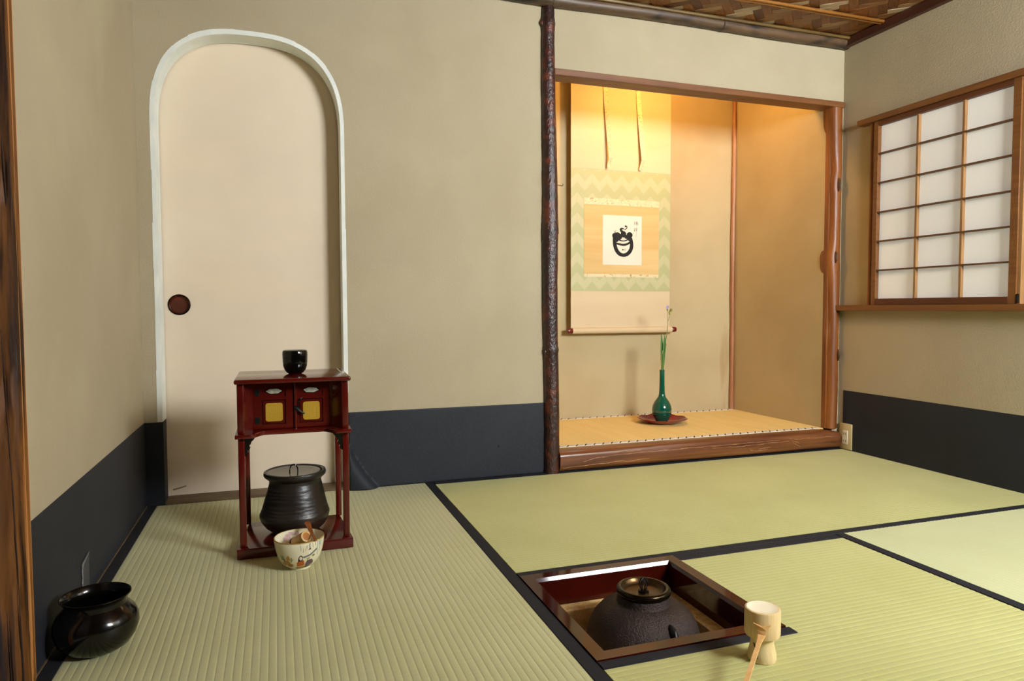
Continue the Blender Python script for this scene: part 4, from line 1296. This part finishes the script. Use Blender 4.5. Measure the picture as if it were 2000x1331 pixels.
for a, b in (((265, 910), (300, 1000)), ((315, 900), (330, 1000)), ((560, 930), (520, 1000)), ((590, 1080), (540, 1060)), ((350, 960), (360, 1040)), ((540, 900), (505, 960))):
    paint('painted_leaf', line(a, b, 11), (110, 128, 50))
for q in (el(520, 340, 85, 42), el(430, 410, 70, 50), el(370, 490, 60, 50), el(460, 470, 60, 60), el(680, 340, 50, 70)):
    paint('painted_blossom', q, (206, 172, 168), True)

# whisk lying in the bowl
wk = thing('bamboo_whisk', (-.4985, -.716, 0), 'pale bamboo tea whisk lying in the painted bowl', 'tea whisk')
a_ = Vector((.0165, -.022, .0820)); ax = Vector((.42, -.62, .42)).normalized()
b_ = a_ - ax * .052
hs = obj('handle', tube([b_, a_ - ax * .02, a_ - ax * .0005, a_], [.0138, .0142, .0142, .0134], 28), 'bamboo_whisk', wk, smooth=True)
obj('handle_core', tube([a_ - ax * .001, a_ + ax * .00035], [.0098, .0098], 24), 'bamboo_hole', hs, smooth=False)
obj('thread', tube([b_ + ax * .002, b_ - ax * .001, b_ - ax * .004], [.0146, .0150, .0146], 24), 'thread', wk, smooth=True)
u_ = ax.cross(Vector((0, 0, 1))).normalized(); w2 = ax.cross(u_).normalized()
V, F = [], []
for k in range(44):
    t = 2 * pi * k / 44
    rr_ = .0115 if k % 2 else .0075
    d_ = u_ * cos(t) + w2 * sin(t)
    q = tube([b_ - ax * .003 + d_ * rr_, b_ - ax * .014 + d_ * (rr_ + .003), b_ - ax * .024 + d_ * (rr_ + .004), b_ - ax * .029 + d_ * (rr_ + .001)], [.0005, .0005, .0004, .0003], 4)
    V, F = join((V, F), q)
tn = obj('tines', (V, F), 'bamboo_whisk', wk)
tn['kind'] = 'stuff'
# tea scoop across the rim
ts = thing('tea_scoop', (-.4985, -.716, 0), 'thin brown bamboo tea scoop resting across the rim of the bowl', 'tea scoop')
p0, p1 = Vector((.0215, .040, .0945)), Vector((.0375, -.0560, .0800))
v, f = [], []
K = 16
sd = Vector((1, .16, 0)).normalized()
for i in range(K + 1):
    t = i / K
    p = p0.lerp(p1, t) + Vector((0, 0, .006 * (1 - t) ** 4 - .0015 * sin(pi * t)))
    hw = .0052 * (1 - t) ** 1.5 + .0026
    if i == 0: hw *= .7
    v += [p - sd * hw, p + sd * hw, p + sd * hw * .8 - Vector((0, 0, .0018)), p - sd * hw * .8 - Vector((0, 0, .0018))]
for i in range(K):
    for s in range(4):
        f.append((4 * i + s, 4 * i + (s + 1) % 4, 4 * i + 4 + (s + 1) % 4, 4 * i + 4 + s))
f += [(0, 1, 2, 3), (4 * K, 4 * K + 1, 4 * K + 2, 4 * K + 3)]
obj('blade', (v, f), 'bamboo_smoked', ts, smooth=True)

# ------------------------------------------------------------------ waste water bowl
kn = thing('waste_water_bowl', (-.8785, -1.030, 0.0013), 'round glossy black waste-water bowl beside the dark wainscot', 'bowl')
kp = [(0, .003), (.034, .003), (.036, .0), (.042, .001), (.056, .010), (.067, .026), (.0725, .044), (.0715, .059), (.066, .072), (.0575, .081), (.0530, .086), (.0530, .091), (.0550, .097), (.0585, .1025), (.0598, .1040), (.0594, .1050), (.0575, .1035), (.0535, .097), (.0512, .091), (.0512, .085), (.060, .075), (.067, .060), (.068, .044), (.060, .024), (.04, .010), (0, .007)]
obj('body', lathe(kp, 72), 'black_bronze', kn, smooth=True)
obj('rim', lathe([(.0588, .1033), (.0602, .1041), (.0598, .1055), (.0584, .1053)], 72, True), 'brass_black', kn, smooth=True)

# ------------------------------------------------------------------ sunken hearth
hf = thing('hearth_surround', (.212, -1.179, 0), 'square red-brown lacquer frame around the sunken hearth', 'hearth frame')
def frame_board(rot):
    H_ = .2115
    # section across the board: (distance from outer edge, z)
    sec = [(0, .0035), (.0285, .0035), (.0333, -.0046), (.0333, -.067), (0, -.067)]
    v, f = [], []
    for s in (-1, 1):
        for d_, z in sec:
            v.append((s * (H_ - d_), H_ - d_, z))
    n_ = len(sec)
    for i in range(n_):
        f.append((i, (i + 1) % n_, n_ + (i + 1) % n_, n_ + i))
    f += [tuple(range(n_)), tuple(range(n_, 2 * n_))]
    o = obj('frame_board', (v, f), 'lacquer_hearth', hf)
    o.rotation_euler = (0, 0, rot)
for k in range(4): frame_board(k * pi / 2)
pit = thing('hearth_pit', (.212, -1.179, 0), 'sand-coloured clay hearth pit around the kettle', 'hearth pit', kind='structure')
q_ = lambda h: [(-h, -h), (h, -h), (h, h), (-h, h)]
obj('clay_wall', plate(q_(.2115), -.30, -.068, 'z', holes=[[(-.147, -.147), (-.147, .147), (.147, .147), (.147, -.147)]]), 'clay', pit, bevel=.003, bseg=1)
obj('ash_bed', box(-.147, .147, -.147, .147, -.30, -.175), 'ash', pit)
kt = thing('iron_kettle', (.2165, -1.181, -.175), 'rough brown cast-iron kettle sitting in the sunken hearth', 'kettle')
kz = .175
prof = [(0, .0), (.06, .0), (.085, .006), (.108, .030), (.121, .060), (.1250, .086), (.1240, .104), (.1195, .122), (.110, .141), (.097, .156), (.082, .167), (.070, .1725), (.0600, .1745), (.0585, .178), (.0580, .187), (.0570, .1905), (.053, .1915), (.050, .188), (0, .187)]
obj('body', lathe(prof, 72), 'iron', kt, smooth=True)
lidp = [(0, .1945), (.0395, .1945), (.0430, .1960), (.0470, .2020), (.0490, .2056), (.0525, .2066), (.0560, .2056), (.0585, .2025), (.0592, .198), (.0580, .1935), (.050, .1920), (0, .1915)]
kl = obj('lid', lathe(lidp, 64), 'lid_bronze', kt, smooth=True)
obj('lid_rim', lathe([(.0490, .2058), (.0525, .2070), (.0563, .2060), (.0590, .2028), (.0597, .198), (.0585, .1937), (.0575, .198), (.0550, .2040)], 64, True), 'brass_black', kl, smooth=True)
obj('knob_base', lathe([(0, .2005), (.006, .2000), (.0115, .1978), (.0120, .1948), (0, .1947)], 24), 'brass_black', kl, smooth=True)
for k in range(3):
    a = k * pi / 3 + .35
    pts = [(.0095 * sin(t) * cos(a), .0095 * sin(t) * sin(a), .2125 + .0135 * cos(t)) for t in [2 * pi * i / 20 for i in range(21)]]
    obj('knob_ring', tube(pts, .0012, 6, cap=False), 'iron_plain', kl, smooth=True)
# lug on the shoulder
lg_a = math.atan2(-.101, .0095)
V, F = ellip((0, 0, 0), (.011, .0085, .022), 16, 14)
V = [(x * (1 + .25 * mnoise.noise(Vector((x * 200, y * 200, z * 120)))), y * (1 + .3 * mnoise.noise(Vector((x * 200, y * 200 + 5, z * 120)))), z) for x, y, z in V]
obj('lug', (V, F), 'iron_plain', kt, smooth=True, loc=(.1075 * cos(lg_a), .1075 * sin(lg_a), .143), rot=(0, -.75, lg_a))
obj('lug', (V, F), 'iron_plain', kt, smooth=True, loc=(-.1075 * cos(lg_a), -.1075 * sin(lg_a), .143), rot=(0, .75, lg_a))

# ------------------------------------------------------------------ lid rest and ladle
fx, fy = .2945, -1.4785
fr_ = thing('lid_rest', (fx, fy, 0), 'short waisted bamboo lid rest standing on the mat under the ladle cup', 'lid rest')
obj('body', lathe([(.0215, .0), (.0248, .0005), (.0256, .004), (.0252, .012), (.0228, .022), (.0208, .030), (.0206, .040), (.0212, .0455), (.0205, .0462), (.0185, .0455), (.0185, .004)], 40, True), 'bamboo', fr_, smooth=True)
va = math.atan2(CP[1] - fy, CP[0] - fx) - .70
for (da, z0, z1, w_) in ((-.05, .036, .026, .0012), (.22, .017, .010, .0022), (.06, .025, .018, .0010)):
    pts = []
    for i in range(5):
        t = i / 4
        z = z0 + (z1 - z0) * t
        r = .0228 + (.0208 - .0228) * max(0, min(1, (z - .022) / .008)) if z > .022 else .0252 + (.0228 - .0252) * (z - .012) / .01
        a = va + da + .18 * t
        pts.append(((r + .0004) * cos(a), (r + .0004) * sin(a), z))
    obj('ink_mark', tube(pts, [w_ * .6, w_, w_, w_ * .8, w_ * .3], 6), 'ink', fr_, smooth=True)
la = thing('bamboo_ladle', (fx, fy, .0465), 'bamboo water ladle with its cup resting on the lid rest', 'ladle')
cr = .0318
obj('cup', lathe([(0, .0003), (.0285, .0003), (cr - .0012, .0012), (cr, .005), (cr, .0475), (cr - .0006, .0495), (cr - .0022, .0505), (cr - .004, .0506)], 56), 'bamboo_cup', la, smooth=True)
obj('cup_top', lathe([(cr - .004, .0506), (cr - .0052, .0500), (.012, .0490), (0, .0488)], 56), 'bamboo_in', la, smooth=True)
tipL, tipR, notch = Vector((-.0298, -.0134, .0320)), Vector((-.0078, -.0318, .0318)), Vector((-.0222, -.0264, .0285))
A_ = Vector((-.0222, -.0256, .0130))
E_ = Vector((-.030 - fx, -1.771 - fy, .004 - .0465))
ax = (E_ - A_).normalized()
sdv = ax.cross(Vector((0, 0, 1))).normalized()
if sdv.dot(tipR - tipL) < 0: sdv = -sdv
LL = (E_ - A_).length
v = [tipL, notch, tipR, tipL.lerp(A_, .55) - sdv * .0012, tipR.lerp(A_, .55) + sdv * .0012]
f = []
k0 = len(v)
for s_, w_ in ((0, .0066), (.012, .0046), (.03, .0036), (.08, .0036), (.16, .0040), (.26, .0045), (LL, .0050)):
    c0 = A_ + ax * s_ + Vector((0, 0, -.0012 * sin(pi * s_ / LL)))
    v += [c0 - sdv * w_, c0 + sdv * w_]
f += [(0, 1, 3), (1, 2, 4), (1, 4, 3), (3, 4, k0 + 1, k0)]
for i in range(6):
    a = k0 + 2 * i
    f.append((a, a + 1, a + 3, a + 2))
hd = obj('handle', (v, f), 'bamboo_handle', la, smooth=False)
md = hd.modifiers.new('thick', 'SOLIDIFY')
md.thickness = .0042
md.offset = 0
